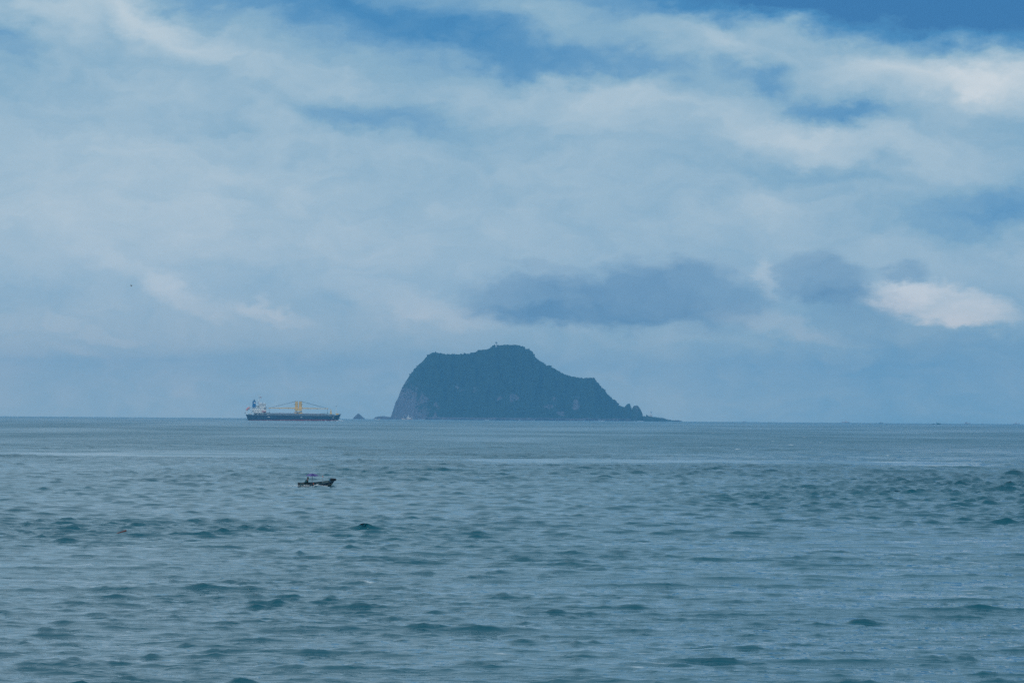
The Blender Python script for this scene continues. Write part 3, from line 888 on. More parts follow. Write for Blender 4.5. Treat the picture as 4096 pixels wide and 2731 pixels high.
    S = Shape().box((8.9, yl, 20.2), (9.45, yl + .06, 21.9)).box((10.15, yl, 20.2), (10.7, yl + .06, 21.9)).box((9.45, yl, 20.2), (10.15, yl + .06, 20.85)).box((9.62, yl, 21.2), (9.98, yl + .06, 21.6))
    S.build('funnel_emblem', M_white, fu)
    for x, h_, tl in ((9.0, 1.2, -0.4), (9.6, 2.2, -0.5), (10.3, 1.4, 0.3), (10.0, 1.0, 0.5)):
        Shape().tube([(x, HB - 0.6 + tl, fz1 - 0.3), (x, HB - 0.6 + tl, fz1 + h_ * 0.7), (x - 0.45, HB - 0.6 + tl, fz1 + h_)], 0.24).build('exhaust_pipe', M_dark, fu)
    Shape().box((11.2, HB - 3.2, 16.8), (12.3, HB + 3, 17.6)).build('casing_platform', M_dark, r)
    # radar mast
    ma = Shape().tube([(15.5, HB, 20.1), (15.3, HB, 29.2)], [0.48, 0.3], 8).build('radar_mast', M_white, r)
    Shape().box((13.9, HB - 1.6, 28.3), (17.6, HB + 1.6, 28.6)).build('crosstree', M_white, ma)
    Shape().tube([(15.3, HB, 29.2), (15.3, HB, 31.4)], 0.14).build('topmast', M_white, ma)
    Shape().box((14.2, HB - 1.2, 29.4), (16.4, HB - 0.9, 29.7)).build('radar_scanner', M_white, ma)
    Shape().tube([(17.3, HB, 28.5), (17.3, HB, 29.8)], 0.08).build('antenna', M_white, ma)
    Shape().tube([(13.9, HB, 28.5), (13.9, HB, 31.8)], 0.06).build('antenna', M_grey, ma)
    for z in (22.5, 23.8, 25.1): Shape().box((15.6, HB - 0.2, z), (16.1, HB + 0.2, z + 0.25)).build('mast_lamp', M_dark, ma)
    Shape().box((16.4, HB - 0.6, 26.6), (17.8, HB + 0.6, 26.8)).build('mast_platform', M_dirtywhite, ma)
    S = Shape(); cols_ = []
    for i in range(6):
        x = 16.5 + i * 0.3; y = HB - 0.9 + 0.18 * math.sin(i * 1.6)
        cols_.append([(x, y, 28.3 - 0.05 * i), (x, y, 27.2 - 0.05 * i)])
    S.loft(cols_).build('flag', M_orange, ma)
    Shape().lathe([(0.1, 20.15), (0.8, 20.3), (0.9, 20.9), (0.5, 21.4), (0.05, 21.6)], (17.6, HB - 3, 0), 10).build('satellite_dome', M_white, r)
    Shape().lathe([(0.1, 20.15), (0.6, 20.3), (0.7, 20.8), (0.05, 21.2)], (20.9, HB - 3, 0), 10).build('satellite_dome', M_white, r)
    Shape().tube([(19.5, HB - 3, 20.1), (19.5, HB - 3, 21.7)], 0.2).build('antenna', M_dark, r)
    Shape().tube([(13.9, HB - 4, 20.0), (14.0, HB - 4, 23.3)], [0.3, 0.12]).build('antenna', M_red, r)
    Shape().tube([(23.1, 1.0, 9.4), (23.1, 1.0, 14.6)], 0.16).build('gangway_davit', M_tan, r)
    Shape().box((22.9, 0.6, 15.6), (23.7, 1.0, 16.2)).build('signal_lamp', M_dark, r)
    # rescue boat at the side
    S = Shape(); secs = []
    for i, x in enumerate((18.3, 19.0, 20.2, 21.6, 22.7, 23.4)):
        w = (0.15, 0.7, 0.95, 0.95, 0.75, 0.25)[i]; zt = (11.3, 11.25, 10.9, 10.75, 10.85, 11.1)[i]; zb = (10.6, 10.1, 9.85, 9.85, 9.95, 10.5)[i]
        secs.append([(x, -0.2 - w, zt), (x, -0.2 - w * 0.8, (zt + zb) / 2), (x, -0.2, zb), (x, -0.2 + w * 0.8, (zt + zb) / 2), (x, -0.2 + w, zt)])
    S.loft(secs)
    S.loft([[s_[0], (s_[0][0], -0.2, s_[0][2] + 0.12), s_[4]] for s_ in secs])
    S.build('rescue_boat', M_orange, r)
    for x in (18.8, 22.9): Shape().tube([(x, 1.0, 9.4), (x, 0.6, 12.2), (x, -0.3, 12.4), (x, -0.3, 11.2)], 0.11).build('davit', M_white, r)
    # free fall lifeboat on its ramp at the stern
    Mx = Matrix.Translation((1.9, HB - 1.0, 14.0)) @ Matrix.Rotation(math.radians(-40), 4, 'Y')
    prof = [(-3.2, 0.15), (-2.8, 0.7), (-1.6, 1.15), (0.4, 1.25), (2.0, 1.1), (3.0, 0.75), (3.3, 0.2)]
    S = Shape(); nseg = 12
    secs = [[(x, rr_ * math.cos(2 * PI * j / nseg), rr_ * math.sin(2 * PI * j / nseg)) for j in range(nseg + 1)] for x, rr_ in prof]
    lb = S.loft(secs).turn(Mx).build('lifeboat', M_orange, r, True)
    for dz in (-0.35, 0.45):
        Shape().loft([[(x, -rr_ * math.cos(math.asin(max(-1, min(1, dz / max(rr_, 0.5))))) - 0.04, dz - 0.14), (x, -rr_ * math.cos(math.asin(max(-1, min(1, dz / max(rr_, 0.5))))) - 0.04, dz + 0.14)] for x, rr_ in prof[1:-1]]).turn(Mx).build('white_stripe', M_white, lb)
    Shape().box((1.2, -0.7, 0.7), (2.6, 0.7, 1.7)).turn(Mx).build('steering_cover', M_white, lb)
    Shape().box((-3.2, -1.5, -1.55), (4.0, -1.2, -1.2)).turn(Mx).build('launch_rail', M_grey, r)
    Shape().box((-3.2, 1.2, -1.55), (4.0, 1.5, -1.2)).turn(Mx).build('launch_rail', M_grey, r)
    for x, z in ((-0.3, 12.3), (0.7, 12.6), (4.3, 15.6)):
        Shape().tube([(x, HB - 2.4, 6.8), (x, HB - 2.4, z)], 0.16).build('ramp_post', M_white, r)
    Shape().tube([(3.9, HB, 12.5), (3.4, HB, 17.2), (4.3, HB, 18.4)], 0.13).build('lifeboat_davit', M_grey, r)
    Shape().tube([(0.2, HB, 6.9), (-0.9, HB, 9.6)], 0.08).build('ensign_staff', M_white, r)
    Shape().loft([[(-0.9 - 0.25 * i, HB + 0.1 * math.sin(i * 2), 9.7 - 0.1 * i), (-0.8 - 0.25 * i, HB + 0.1 * math.sin(i * 2), 8.7 - 0.15 * i)] for i in range(5)]).build('ensign', M_dark, r)
    for x in (3.2, 5.4): Shape().box((x - 0.8, 2.0, 6.5), (x + 0.8, 4.0, 8.1)).build('mooring_winch', M_green if x < 4 else M_grey, r)
    # ---- hatch coaming with stays
    def zdeck(x): return interp(x, XS, ZT) - 0.35
    co = Shape().prism([(24.6, zdeck(24.6)), (24.6, 9.35), (29, 9.2), (35, 8.75), (102.5, 8.3), (102.5, zdeck(102)), (60, zdeck(60))], 1.7, 2 * HB - 1.7).build('hatch_coaming', M_deck, r)
    st = Shape()
    for i in range(46):
        x = 28 + i * 1.62
        if 60.5 < x < 66.5: continue
        st = Shape().prism([(x, zdeck(x)), (x + 0.5, zdeck(x)), (x + 0.5, 8.0), (x, 8.0)], 0.75, 1.69)
        st.build('coaming_stay', M_grey, co)
    Shape().prism([(26, 7.45), (60.6, 7.30), (60.6, 7.55), (26, 7.7)], 1.2, 1.66).build('coaming_ledge', M_grey, co)
    Shape().prism([(66.4, 7.25), (101, 7.05), (101, 7.3), (66.4, 7.5)], 1.2, 1.66).build('coaming_ledge', M_grey, co)
    for a_, b_ in ((34.6, 48.0), (48.4, 61.0), (66.0, 80.2), (80.6, 94.6)):
        za = interp(a_, (35, 102.5), (8.75, 8.3)); zb = interp(b_, (35, 102.5), (8.75, 8.3))
        Shape().prism([(a_, za + 0.004), (b_, zb + 0.004), (b_, zb + 0.42), (a_, za + 0.42)], 1.5, 2 * HB - 1.5).build('hatch_cover', M_pink, co)
    Shape().prism([(88.0, 9.2), (90.5, 9.05), (98.5, 8.75), (98.5, 9.15)], 1.6, 2 * HB - 1.6).build('folded_hatch_cover', M_green, co)
    def rail2(x0, x1, n):
        S = Shape()
        S.tube([(x0, 0.1, interp(x0, XS, ZT) + 0.85), (x1, 0.1, interp(x1, XS, ZT) + 0.85)], 0.05, 4)
        for i in range(n + 1):
            x = x0 + (x1 - x0) * i / n; S.tube([(x, 0.1, interp(x, XS, ZT) - 0.3), (x, 0.1, interp(x, XS, ZT) + 0.85)], 0.05, 4)
        S.build('railing', M_pale, r)
    rail2(24.5, 58, 26); rail2(68, 90, 18)
    Shape().box((25.0, 0.8, 6.2), (25.6, 1.3, 8.3)).build('deck_locker', M_white, r)
    Shape().tube([(28.3, 1.0, 6.2), (28.3, 1.0, 8.6), (29.6, 1.0, 8.8)], 0.12).build('deck_light_post', M_white, r)
    # ---- twin cranes
    pd = Shape().prism([(63.0, 6.0), (66.2, 6.0), (67.4, 9.9), (61.8, 9.9)], 3.0, 2 * HB - 6).build('crane_pedestal', M_tan, r)
    Shape().box((64.0, 2.93, 6.6), (64.9, 2.99, 8.5)).build('access_door', M_dark, pd)
    Shape().prism([(58.4, 9.0), (62.4, 9.0), (62.4, 10.2), (57.8, 10.2)], 4.0, 10.0).build('platform_bracket', M_tan, pd)
    Shape().lathe([(4.6, 9.9), (5.0, 10.2), (5.0, 10.5), (4.4, 10.55)], (62.3, HB - 0.5, 0), 20).build('access_platform', M_grey, pd)
    Shape().lathe([(3.9, 10.5), (3.9, 11.3), (3.5, 11.9)], (62.9, HB - 0.5, 0), 20).build('slewing_ring', M_pale, pd)
    Shape().box((58.7, 3.6, 11.9), (66.6, 2 * HB - 4.2, 14.7)).build('slewing_table', M_tan, r)
    yc = HB - 0.3
    for nm, s_, x0t, x1t, x0b, x1b in (('aft', -1, 58.9, 61.8, 58.5, 62.1), ('fore', 1, 63.6, 66.6, 63.1, 66.9)):
        tw = Shape().prism([(x0b, 14.7), (x1b, 14.7), (x1t, 23.0), (x0t, 23.0)], yc - 2.2, yc + 2.2).build('crane_tower', M_tan, r)
        xo = x0t if s_ < 0 else x1t
        for dx in (0.5, 2.3):
            Shape().box((x0t + dx - 0.35, yc - 1.4, 23.0), (x0t + dx + 0.35, yc + 1.4, 23.7)).build('sheave_head', M_grey, tw)
        Shape().box((xo - 0.65, yc - 1.0, 18.7), (xo + 0.65, yc + 0.8, 20.3)).build('operator_cab', M_dark, tw)
        for zz, xx in ((20.4, 0.62), (19.2, 0.62), (17.6, 0.7)):
            Shape().box((x0t + (x1t - x0t) * xx, yc - 2.27, zz), (x0t + (x1t - x0t) * xx + 0.55, yc - 2.21, zz + 0.75)).build('vent', M_dark, tw)
        # jib
        xr = (58.6 if s_ < 0 else 66.8); L_ = 31.0; xt = xr + s_ * L_
        zr, zt = (15.0, 14.85) if s_ < 0 else (15.0, 14.75)
        S = Shape()
        for dy in (-1.5, 1.1):
            h0, h1 = 0.62, 0.30
            S.add([(xr, yc + dy, zr - h0), (xr, yc + dy + 0.5, zr - h0), (xr, yc + dy + 0.5, zr + h0), (xr, yc + dy, zr + h0),
                   (xt, yc + dy * 0.35, zt - h1), (xt, yc + dy * 0.35 + 0.4, zt - h1), (xt, yc + dy * 0.35 + 0.4, zt + h1), (xt, yc + dy * 0.35, zt + h1)],
                  [(0, 1, 2, 3), (7, 6, 5, 4), (0, 4, 5, 1), (1, 5, 6, 2), (2, 6, 7, 3), (3, 7, 4, 0)])
        jb = S.build('crane_jib', M_tan, tw)
        Shape().box((xt - 0.5, yc - 0.9, zt - 0.45), (xt + 0.5, yc + 0.9, zt + 0.7)).build('jib_sheave', M_tan, jb)
        Shape().tube([(xt, yc, zt), (xt + s_ * 4.3, yc, zt + 0.05)], [0.16, 0.1]).build('jib_tip', M_pink, jb)
        for f in (0.25, 0.6):
            Shape().box((xr + s_ * L_ * f - 0.6, yc - 0.4, 13.9), (xr + s_ * L_ * f + 0.6, yc + 0.4, 14.3)).build('jib_lamp', M_pale, jb)
        for dz, dy in ((0.35, -0.8), (0.35, 0.8), (-0.25, -0.5), (-0.25, 0.5)):
            Shape().tube([(xo, yc + dy, 22.9 + dz), (xt, yc + dy * 0.5, zt + 0.35)], 0.085, 5).build('luffing_wire', M_dark, jb)
        Shape().tube([(xo, yc, 20.5), (xr + s_ * 8.5, yc, 15.5)], 0.05, 4).build('luffing_wire', M_grey, jb)
        for dx in (-0.12, 0.12):
            Shape().tube([(xt + dx, yc, zt - 0.3), (xt + dx, yc, 10.4)], 0.06, 4).build('hoist_wire', M_dark, jb)
        Shape().box((xt - 0.3, yc - 0.4, 9.2), (xt + 0.3, yc + 0.4, 10.5)).build('hook_block', M_dark, jb)
    # jib rest, foremast, bow fittings
    Shape().prism([(100.4, 8.2), (103.4, 8.2), (102.9, 9.4), (102.3, 12.6), (102.2, 14.2), (101.7, 14.2), (101.5, 12.6), (101.0, 9.4)], HB - 1.0, HB + 1.0).build('jib_rest', M_tan, r)
    Shape().prism([(101.7, 10.0), (102.1, 10.0), (102.05, 12.4), (101.8, 12.4)], HB - 1.06, HB - 1.01).build('jib_rest_slot', M_dark, r)
    Shape().box((99.0, 2.2, 5.7), (106.0, 2 * HB - 2.2, 8.2)).build('forecastle_house', M_deck, r)
    Shape().box((98.6, 1.4, 6.3), (100.6, 1.9, 7.3)).build('deck_locker', M_pale, r)
    fm = Shape().tube([(108.2, HB, 7.0), (108.2, HB, 18.2)], [0.28, 0.16], 8).build('foremast', M_white, r)
    Shape().tube([(107.4, HB, 15.6), (109.1, HB, 15.6)], 0.1).build('mast_yard', M_white, fm)
    Shape().box((107.9, HB - 0.4, 17.6), (108.6, HB + 0.4, 18.3)).build('mast_lamp', M_dark, fm)
    Shape().tube([(108.2, HB, 18.2), (108.2, HB, 19.6)], 0.09).build('antenna', M_white, fm)
    Shape().box((107.9, HB - 1.8, 7.2), (111.2, HB + 1.6, 9.3)).build('windlass_housing', M_tan, r)
    Shape().tube([(111.5, HB, 8.3), (114.8, HB, 8.9)], 0.12).build('bow_spar', M_grey, r)
    return r
build_ship()

# ------------------------------------------------------------------ small open boat with parasol and helmsman
M_strake = mat('boat_blue_paint', (0.005, 0.022, 0.045), 0.5, 0.35, 2.0)
M_teal = mat('boat_teal_paint', (0.022, 0.07, 0.085), 0.55, 0.35, 2.5, tint=(0.06, 0.12, 0.12))
M_olive = mat('boat_bottom_paint', (0.028, 0.030, 0.018), 0.6, 0.5, 2.0)
M_band = mat('boat_pale_band', (0.09, 0.105, 0.075), 0.6, 0.4, 2.5)
M_wood = mat('boat_boards', (0.10, 0.085, 0.06), 0.7, 0.3, 4.0)
M_purple = mat('parasol_violet_cloth', (0.10, 0.08, 0.24), 0.8, 0.15, 1.5)
M_indigo = mat('parasol_indigo_cloth', (0.035, 0.02, 0.14), 0.8, 0.15, 1.5)
M_plum = mat('plum_metal', (0.09, 0.04, 0.08), 0.5, 0.2, 4.0)
M_buoy = mat('orange_plastic', (0.75, 0.17, 0.04), 0.5, 0.1, 4.0)
M_rubber = mat('black_rubber', (0.008, 0.008, 0.009), 0.8, 0.3, 6.0, spec=0.2)
M_shirt = mat('dark_teal_shirt', (0.012, 0.05, 0.055), 0.9, 0.25, 8.0, spec=0.1)
M_trouser = mat('black_trousers', (0.008, 0.008, 0.012), 0.9, 0.3, 8.0, spec=0.1)
M_skin = mat('tanned_skin', (0.14, 0.065, 0.04), 0.6, 0.1, 10.0)
M_hair = mat('black_hair', (0.006, 0.005, 0.005), 0.7, 0.2, 20.0)
M_steelblue = mat('blue_post_paint', (0.04, 0.17, 0.28), 0.5, 0.15, 4.0)

BO = spot(1274, 496)
BM = Matrix.Translation((BO.x, BO.y, BO.z + 0.07)) @ Euler((math.radians(7), math.radians(-1.0), BOAT_YAW)).to_matrix().to_4x4()
# boat frame: x from the middle (-2.25 stern, +2.25 bow), y to port (away from us), z up from the waterline
def in_boat(name, loc):
    o = empty(name, (0, 0, 0))
    o.matrix_world = BM @ Matrix.Translation(loc)
    return o

def build_boat():
    r = empty('open_boat', (0, 0, 0)); r.matrix_world = BM
    tag(r, 'small dark blue open fishing boat under way with a purple parasol', 'boat')
    X_ = [-2.25, -1.6, -1.0, -0.2, 0.6, 1.15, 1.6, 1.95, 2.2]
    G = [.64, .72, .76, .76, .70, .58, .42, .24, .05]          # half beam at gunwale
    C = [.52, .60, .64, .62, .50, .34, .18, .06, .02]          # half beam low down
    ZG = [.34, .33, .33, .36, .42, .50, .58, .64, .68]
    ZK = [-.12, -.16, -.18, -.18, -.18, -.17, -.14, -.06, .02]
    def pt(i, f, side, off=0.0):
        """f 0 keel .. 1 gunwale"""
        if f < 0.3:
            w = C[i] * (f / 0.3)
        else:
            w = C[i] + (G[i] - C[i]) * ((f - 0.3) / 0.7) ** 0.8
        z = ZK[i] + (ZG[i] - ZK[i]) * (max(0, f - 0.12) / 0.88)
        x = X_[i] - (1 - f) * max(0, X_[i] - 1.0) * 0.42
        return (x, side * max(0.0, w - off), z)
    def strip(f0, f1, off=0.0, sides=(-1, 1), n=3):
        S = Shape()
        for sd in sides:
            S.loft([[pt(i, f0 + (f1 - f0) * j / n, sd, off) for j in range(n + 1)] for i in range(len(X_))])
        return S
    strip(0.0, 0.44).build('bottom', M_olive, r)
    strip(0.44, 0.66).build('side_band', M_band, r)
    strip(0.66, 1.0).build('top_strake', M_strake, r)
    strip(0.30, 0.985, 0.045).build('inner_lining', M_teal, r)
    S = Shape()
    for sd in (-1, 1):
        S.tube([Vector(pt(i, 1.0, sd)) + Vector((0, 0, 0.015)) for i in range(len(X_))], 0.032, 6)
    S.build('gunwale', M_teal, r)
    fl = Shape().loft([[(x, -c * 0.95, -0.02), (x, c * 0.95, -0.02)] for x, c in zip(X_[:-1], C[:-1])]).build('floor', M_wood, r)
    # transom with a cut-out
    S = Shape()
    S.prism([(-2.27, -0.1), (-2.22, -0.1), (-2.22, 0.34), (-2.27, 0.34)], -0.62, -0.25).prism([(-2.27, -0.1), (-2.22, -0.1), (-2.22, 0.34), (-2.27, 0.34)], 0.25, 0.62).prism([(-2.27, -0.1), (-2.22, -0.1), (-2.22, 0.18), (-2.27, 0.18)], -0.25, 0.25)
    S.build('transom', M_teal, r)
    for x in (-1.45, -0.35, 0.75): Shape().box((x - 0.12, -0.62 if x < 0.5 else -.5, 0.16), (x + 0.12, 0.62 if x < 0.5 else .5, 0.20)).build('thwart', M_wood, r)
    Shape().loft([[(1.5, -.40, .57), (1.5, .40, .57)], [(1.95, -.22, .63), (1.95, .22, .63)], [(2.2, -.04, .68), (2.2, .04, .68)]]).build('foredeck', M_strake, r)
    Shape().box((1.52, -0.06, 0.55), (1.62, 0.06, 0.88)).build('mooring_post', M_steelblue, r)
    Shape().box((1.47, -0.10, 0.78), (1.67, 0.10, 0.83)).build('mooring_post_cap', M_steelblue, r)
    Shape().box((1.22, -0.30, 0.52), (1.34, -0.2, 0.60)).build('cleat', M_dark, r)
    S = Shape()
    for i, (x, w_, tl) in enumerate(((0.02, .03, .02), (0.10, .03, -.02), (0.19, .05, .03), (0.31, .03, .05), (0.40, .03, .04))):
        y = -0.69 + 0.02 * i; S.prism([(x, 0.12), (x + w_, 0.12), (x + w_ + tl, 0.24), (x + tl, 0.24)], y - 0.035, y - 0.02)
    S.build('registration_mark', M_dark, r)
    # tiller and outboard
    Shape().box((-2.46, -0.12, 0.16), (-2.28, 0.12, 0.50)).build('outboard_motor', M_dark, r)
    Shape().tube([(-2.36, 0, 0.2), (-2.36, 0, -0.35)], 0.05).build('outboard_leg', M_grey, r)
    Shape().tube([(-2.3, 0, 0.44), (-1.92, -0.16, 0.44)], 0.02).build('tiller', M_dark, r)
    for x, y, z in ((-1.55, -0.70, 0.36), (-.10, -0.66, 0.37)): Shape().lathe([(0.03, 0), (0.10, 0.02), (0.10, 0.06), (0.03, 0.08)], (x, y + 0.06, z), 10).build('rope_coil', M_band, r)
build_boat()

def parasol():
    r = in_boat('parasol', (-0.66, 0.05, 0.0))
    tag(r, 'purple parasol on a thin pole standing in the small boat', 'parasol')
    pole = Shape().tube([(0, 0, 0.2), (0.01, 0, 1.52)], 0.022, 8).build('pole', M_plum, r)
    S1, S2 = Shape(), Shape()
    n = 8
    def rim(k, f, z): return (0.80 * f * math.cos(2 * PI * (k + .25) / n), 0.80 * f * math.sin(2 * PI * (k + .25) / n), z)
    for k in range(n):
        tri = [[rim(k, f, 1.53 - 0.235 * f ** 1.7) for f in (0.02, .35, .65, 1.0)], [tuple((a + b) / 2 * (1 if ax < 2 else 1) - (0.0 if ax < 2 else -0.012 * q) for ax, (a, b) in enumerate(zip(rim(k, f, 1.53 - 0.235 * f ** 1.7), rim(k + 1, f, 1.53 - 0.235 * f ** 1.7)))) for q, f in enumerate((0.02, .35, .65, 1.0))], [rim(k + 1, f, 1.53 - 0.235 * f ** 1.7) for f in (0.02, .35, .65, 1.0)]]
        Shape().loft(tri).build('canopy_panel', M_indigo if k in (5, 1) else M_purple, r)
        Shape().tube([(0, 0, 1.49), rim(k, 0.98, 1.285)], 0.008, 4).build('rib', M_plum, r)
    Shape().tube([(0, 0, 1.5), (0, 0, 1.62)], [0.02, 0.008], 6).build('finial', M_plum, r)
parasol()
fb = in_boat('float', (-0.60, -0.30, 0.24))
tag(fb, 'orange plastic float beside the foot of the parasol pole', 'float')
Shape().lathe([(0.02, -0.02), (0.055, 0.0), (0.06, 0.08), (0.055, 0.15), (0.02, 0.17)], n=10).build('body', M_buoy, fb, True)
Shape().tube([(0, 0, 0.16), (0.02, 0, 0.21), (0.05, 0, 0.17)], 0.008, 5).build('cord_loop', M_plum, fb)
mp = in_boat('marker_pole', (0.66, 0.0, -0.02))
tag(mp, 'slender grey pole with an orange tip standing amidships in the small boat', 'pole')
Shape().tube([(0, 0, 0), (0, 0, 1.18)], 0.020, 8).build('shaft', M_grey, mp)
Shape().tube([(0, 0, 1.12), (0, 0, 1.28)], 0.034, 8).build('tip', M_buoy, mp)
Shape().tube([(-0.17, 0, 1.25), (0.02, 0, 1.26)], 0.011, 6).build('lamp_arm', M_band, mp)
fe = in_boat('tyre_fender', (1.98, -0.02, 0.78))
tag(fe, 'black tyre fender lashed over the bow of the small boat', 'tyre')
S = Shape(); nn, mm = 18, 8
sv = [(0.30 * math.cos(a) + 0.11 * math.cos(b) * math.cos(a), 0.24 * math.sin(a) + 0.11 * math.cos(b) * math.sin(a), 0.13 * math.sin(b)) for a in [2 * PI * k / nn for k in range(nn)] for b in [2 * PI * j / mm for j in range(mm)]]
S.add(sv, [(k * mm + j, ((k + 1) % nn) * mm + j, ((k + 1) % nn) * mm + (j + 1) % mm, k * mm + (j + 1) % mm) for k in range(nn) for j in range(mm)])
S.build('tyre', M_rubber, fe, True)
Shape().tube([(-0.3, 0, -0.12), (-0.25, 0, 0.15), (0.0, 0, 0.10)], 0.015).build('lashing', M_band, fe)

def skin_mesh(name, joints, bones, m, parent, sub=2):
    me = bpy.data.meshes.new(name)
    me.from_pydata([j[0] for j in joints], bones, [])
    o = bpy.data.objects.new(name, me); COL.objects.link(o); o.parent = parent
    md = o.modifiers.new('skin', 'SKIN')
    lay = me.skin_vertices[0].data if len(me.skin_vertices) else None
    if lay:
        for k, j in enumerate(joints):
            lay[k].radius = (j[1] * 1.12, (j[1] if len(j) < 3 else j[2]) * 1.12); lay[k].use_root = (k == 0)
    md.use_smooth_shade = True
    sb = o.modifiers.new('smooth', 'SUBSURF'); sb.levels = sub; sb.render_levels = sub
    me.materials.append(m)
    return o

def helmsman():
    # sits on the after thwart facing the bow, leaning forward, right hand back on the tiller
    r = in_boat('person', (-1.50, -0.05, 0.20))
    tag(r, 'person in dark clothes seated in the stern, arm back to the tiller', 'person')
    J = [((0, 0, .11), .125, .15), ((.06, 0, .27), .115, .145), ((.13, 0, .43), .125, .17), ((.18, 0, .52), .075, .10), ((.21, 0, .585), .05), ((.225, 0, .66), .078), ((.235, 0, .74), .085), ((.235, 0, .80), .06),
         ((.14, -.17, .48), .062), ((-.06, -.25, .30), .046), ((-.30, -.20, .24), .036), ((-.38, -.15, .245), .030),
         ((.16, .17, .48), .062), ((.20, .23, .27), .046), ((.34, .15, .14), .036), ((.41, .12, .13), .030),
         ((.05, -.11, .10), .095), ((.46, -.13, .13), .070), ((.56, -.13, -.14), .050), ((.58, -.13, -.17), .042), ((.72, -.14, -.18), .035),
         ((.05, .11, .10), .095), ((.46, .14, .14), .070), ((.60, .14, -.14), .050), ((.62, .14, -.17), .042), ((.76, .15, -.18), .035)]
    E = [(0, 1), (1, 2), (2, 3), (3, 4), (4, 5), (5, 6), (6, 7), (2, 8), (8, 9), (9, 10), (10, 11), (2, 12), (12, 13), (13, 14), (14, 15), (0, 16), (16, 17), (17, 18), (18, 19), (19, 20), (0, 21), (21, 22), (22, 23), (23, 24), (24, 25)]
    # fingers as short chains from the end of each palm, thumb from its side
    for base, dx, side in ((11, -1, -1), (15, 1, 1)):
        p = Vector(J[base][0])
        for k in range(4):
            a = len(J); y = (k - 1.5) * 0.018
            J.append(((p.x + dx * .045, p.y + y, p.z + .012), .0095)); J.append(((p.x + dx * (.075 - .004 * abs(k - 1)), p.y + y, p.z - .012), .009)); J.append(((p.x + dx * .055, p.y + y, p.z - .04), .0085))
            E += [(base, a), (a, a + 1), (a + 1, a + 2)]
        a = len(J)
        J.append(((p.x - dx * .005, p.y - side * .04, p.z - .005), .011)); J.append(((p.x + dx * .03, p.y - side * .045, p.z - .03), .010)); E += [(base, a), (a, a + 1)]
    r.scale = (1.12, 1.12, 1.12)
    skin_mesh('body', J, E, M_skin, r)
    def sub(ids, grow, nm, m):
        mp_ = {k: q for q, k in enumerate(ids)}
        jj = [(J[k][0],) + tuple(v * grow for v in J[k][1:]) for k in ids]
        ee = [(mp_[a], mp_[b]) for a, b in E if a in mp_ and b in mp_]
        return skin_mesh(nm, jj, ee, m, r)
    sub([0, 1, 2, 3, 8, 9, 10, 12, 13, 14], 1.16, 'shirt', M_shirt)
    sub([0, 16, 17, 18, 21, 22, 23], 1.2, 'trousers', M_trouser)
    S = Shape()
    v = ICO2_V * np.array((0.105, 0.095, 0.075)) + np.array((.225, 0, .785))
    S.add(v.tolist(), ICO2_F.tolist()); S.build('hair', M_hair, r, True)
    for sd in (-1, 1):
        S = Shape(); S.add((ICO_V * np.array((.022, .012, .032)) + np.array((.225, sd * .088, .70))).tolist(), ICO_F.tolist()); S.build('ear', M_skin, r, True)
        S = Shape(); S.add((ICO_V * np.array((.010, .012, .008)) + np.array((.312, sd * .032, .712))).tolist(), ICO_F.tolist()); S.build('eye', M_hair, r, True)
    S = Shape(); S.add((ICO_V * np.array((.022, .014, .024)) + np.array((.322, 0, .685))).tolist(), ICO_F.tolist()); S.build('nose', M_skin, r, True)
    S = Shape(); S.add((ICO_V * np.array((.010, .026, .006)) + np.array((.305, 0, .648))).tolist(), ICO_F.tolist()); S.build('mouth', M_plum, r, True)
helmsman()

def foam_patch(name, label, pieces, m=M_foam, M=None):
    P, S_ = [], []
    for (x, y, z, sx, sy, n, s0) in pieces:
        for _ in range(n):
            P.append((x + random.gauss(0, sx), y + random.gauss(0, sy), z + abs(random.gauss(0, s0 * 0.6))))
            s = s0 * random.uniform(0.6, 1.9); S_.append((s * 1.9, s, s * 0.55))
    o = scatter(name, np.array(P), np.array(S_), m, None, 0.4)
    if M is not None: o.matrix_world = M
    o['label'] = label
    return o
flatM = Matrix.Translation((BO.x, BO.y, BO.z + 0.10)) @ Matrix.Rotation(BOAT_YAW, 4, 'Z')
foam_patch('wake_foam', 'white wash around the hull and trailing astern of the small boat', [
    (-2.75, -0.1, 0.02, .30, .25, 60, .035), (-1.7, -0.85, 0.03, .35, .10, 80, .035), (-3.9, 0.1, 0.02, .6, .35, 40, .03), (-5.6, .2, 0.0, 1.1, .5, 40, .028), (-8.5, .5, 0.0, 1.6, .6, 24, .025),
    (0.0, -0.95, 0.03, .30, .08, 110, .035), (-0.45, -0.9, 0.08, .10, .05, 24, .04), (-0.3, -0.9, .15, .06, .04, 12, .035), (0.75, -.75, .0, .12, .06, 24, .03),
    (1.95, -0.25, -0.08, .22, .14, 60, .035), (2.35, -0.3, -0.10, .22, .15, 36, .03), (1.7, -0.45, -0.08, .2, .1, 24, .03)], M=flatM)

# ------------------------------------------------------------------ drifting board
bp = spot(495, 304.5)
dr = empty('driftwood', (bp.x, bp.y, bp.z + 0.06), (math.radians(10), math.radians(-14), math.radians(10)))
tag(dr, 'reddish brown wooden board adrift with one end tilted out of the water', 'driftwood')
M_drift = mat('wet_red_wood', (0.10, 0.028, 0.020), 0.6, 0.4, 6.0, tint=(0.20, 0.07, 0.04))
Shape().prism([(-.42, -.05), (.30, -.035), (.32, .045), (.10, .03), (-.42, -.015)], -.09, .09).build('board', M_drift, dr)
Shape().prism([(.20, -.05), (.325, -.045), (.33, .055), (.22, .04)], -.10, .10).build('end_batten', M_drift, dr)

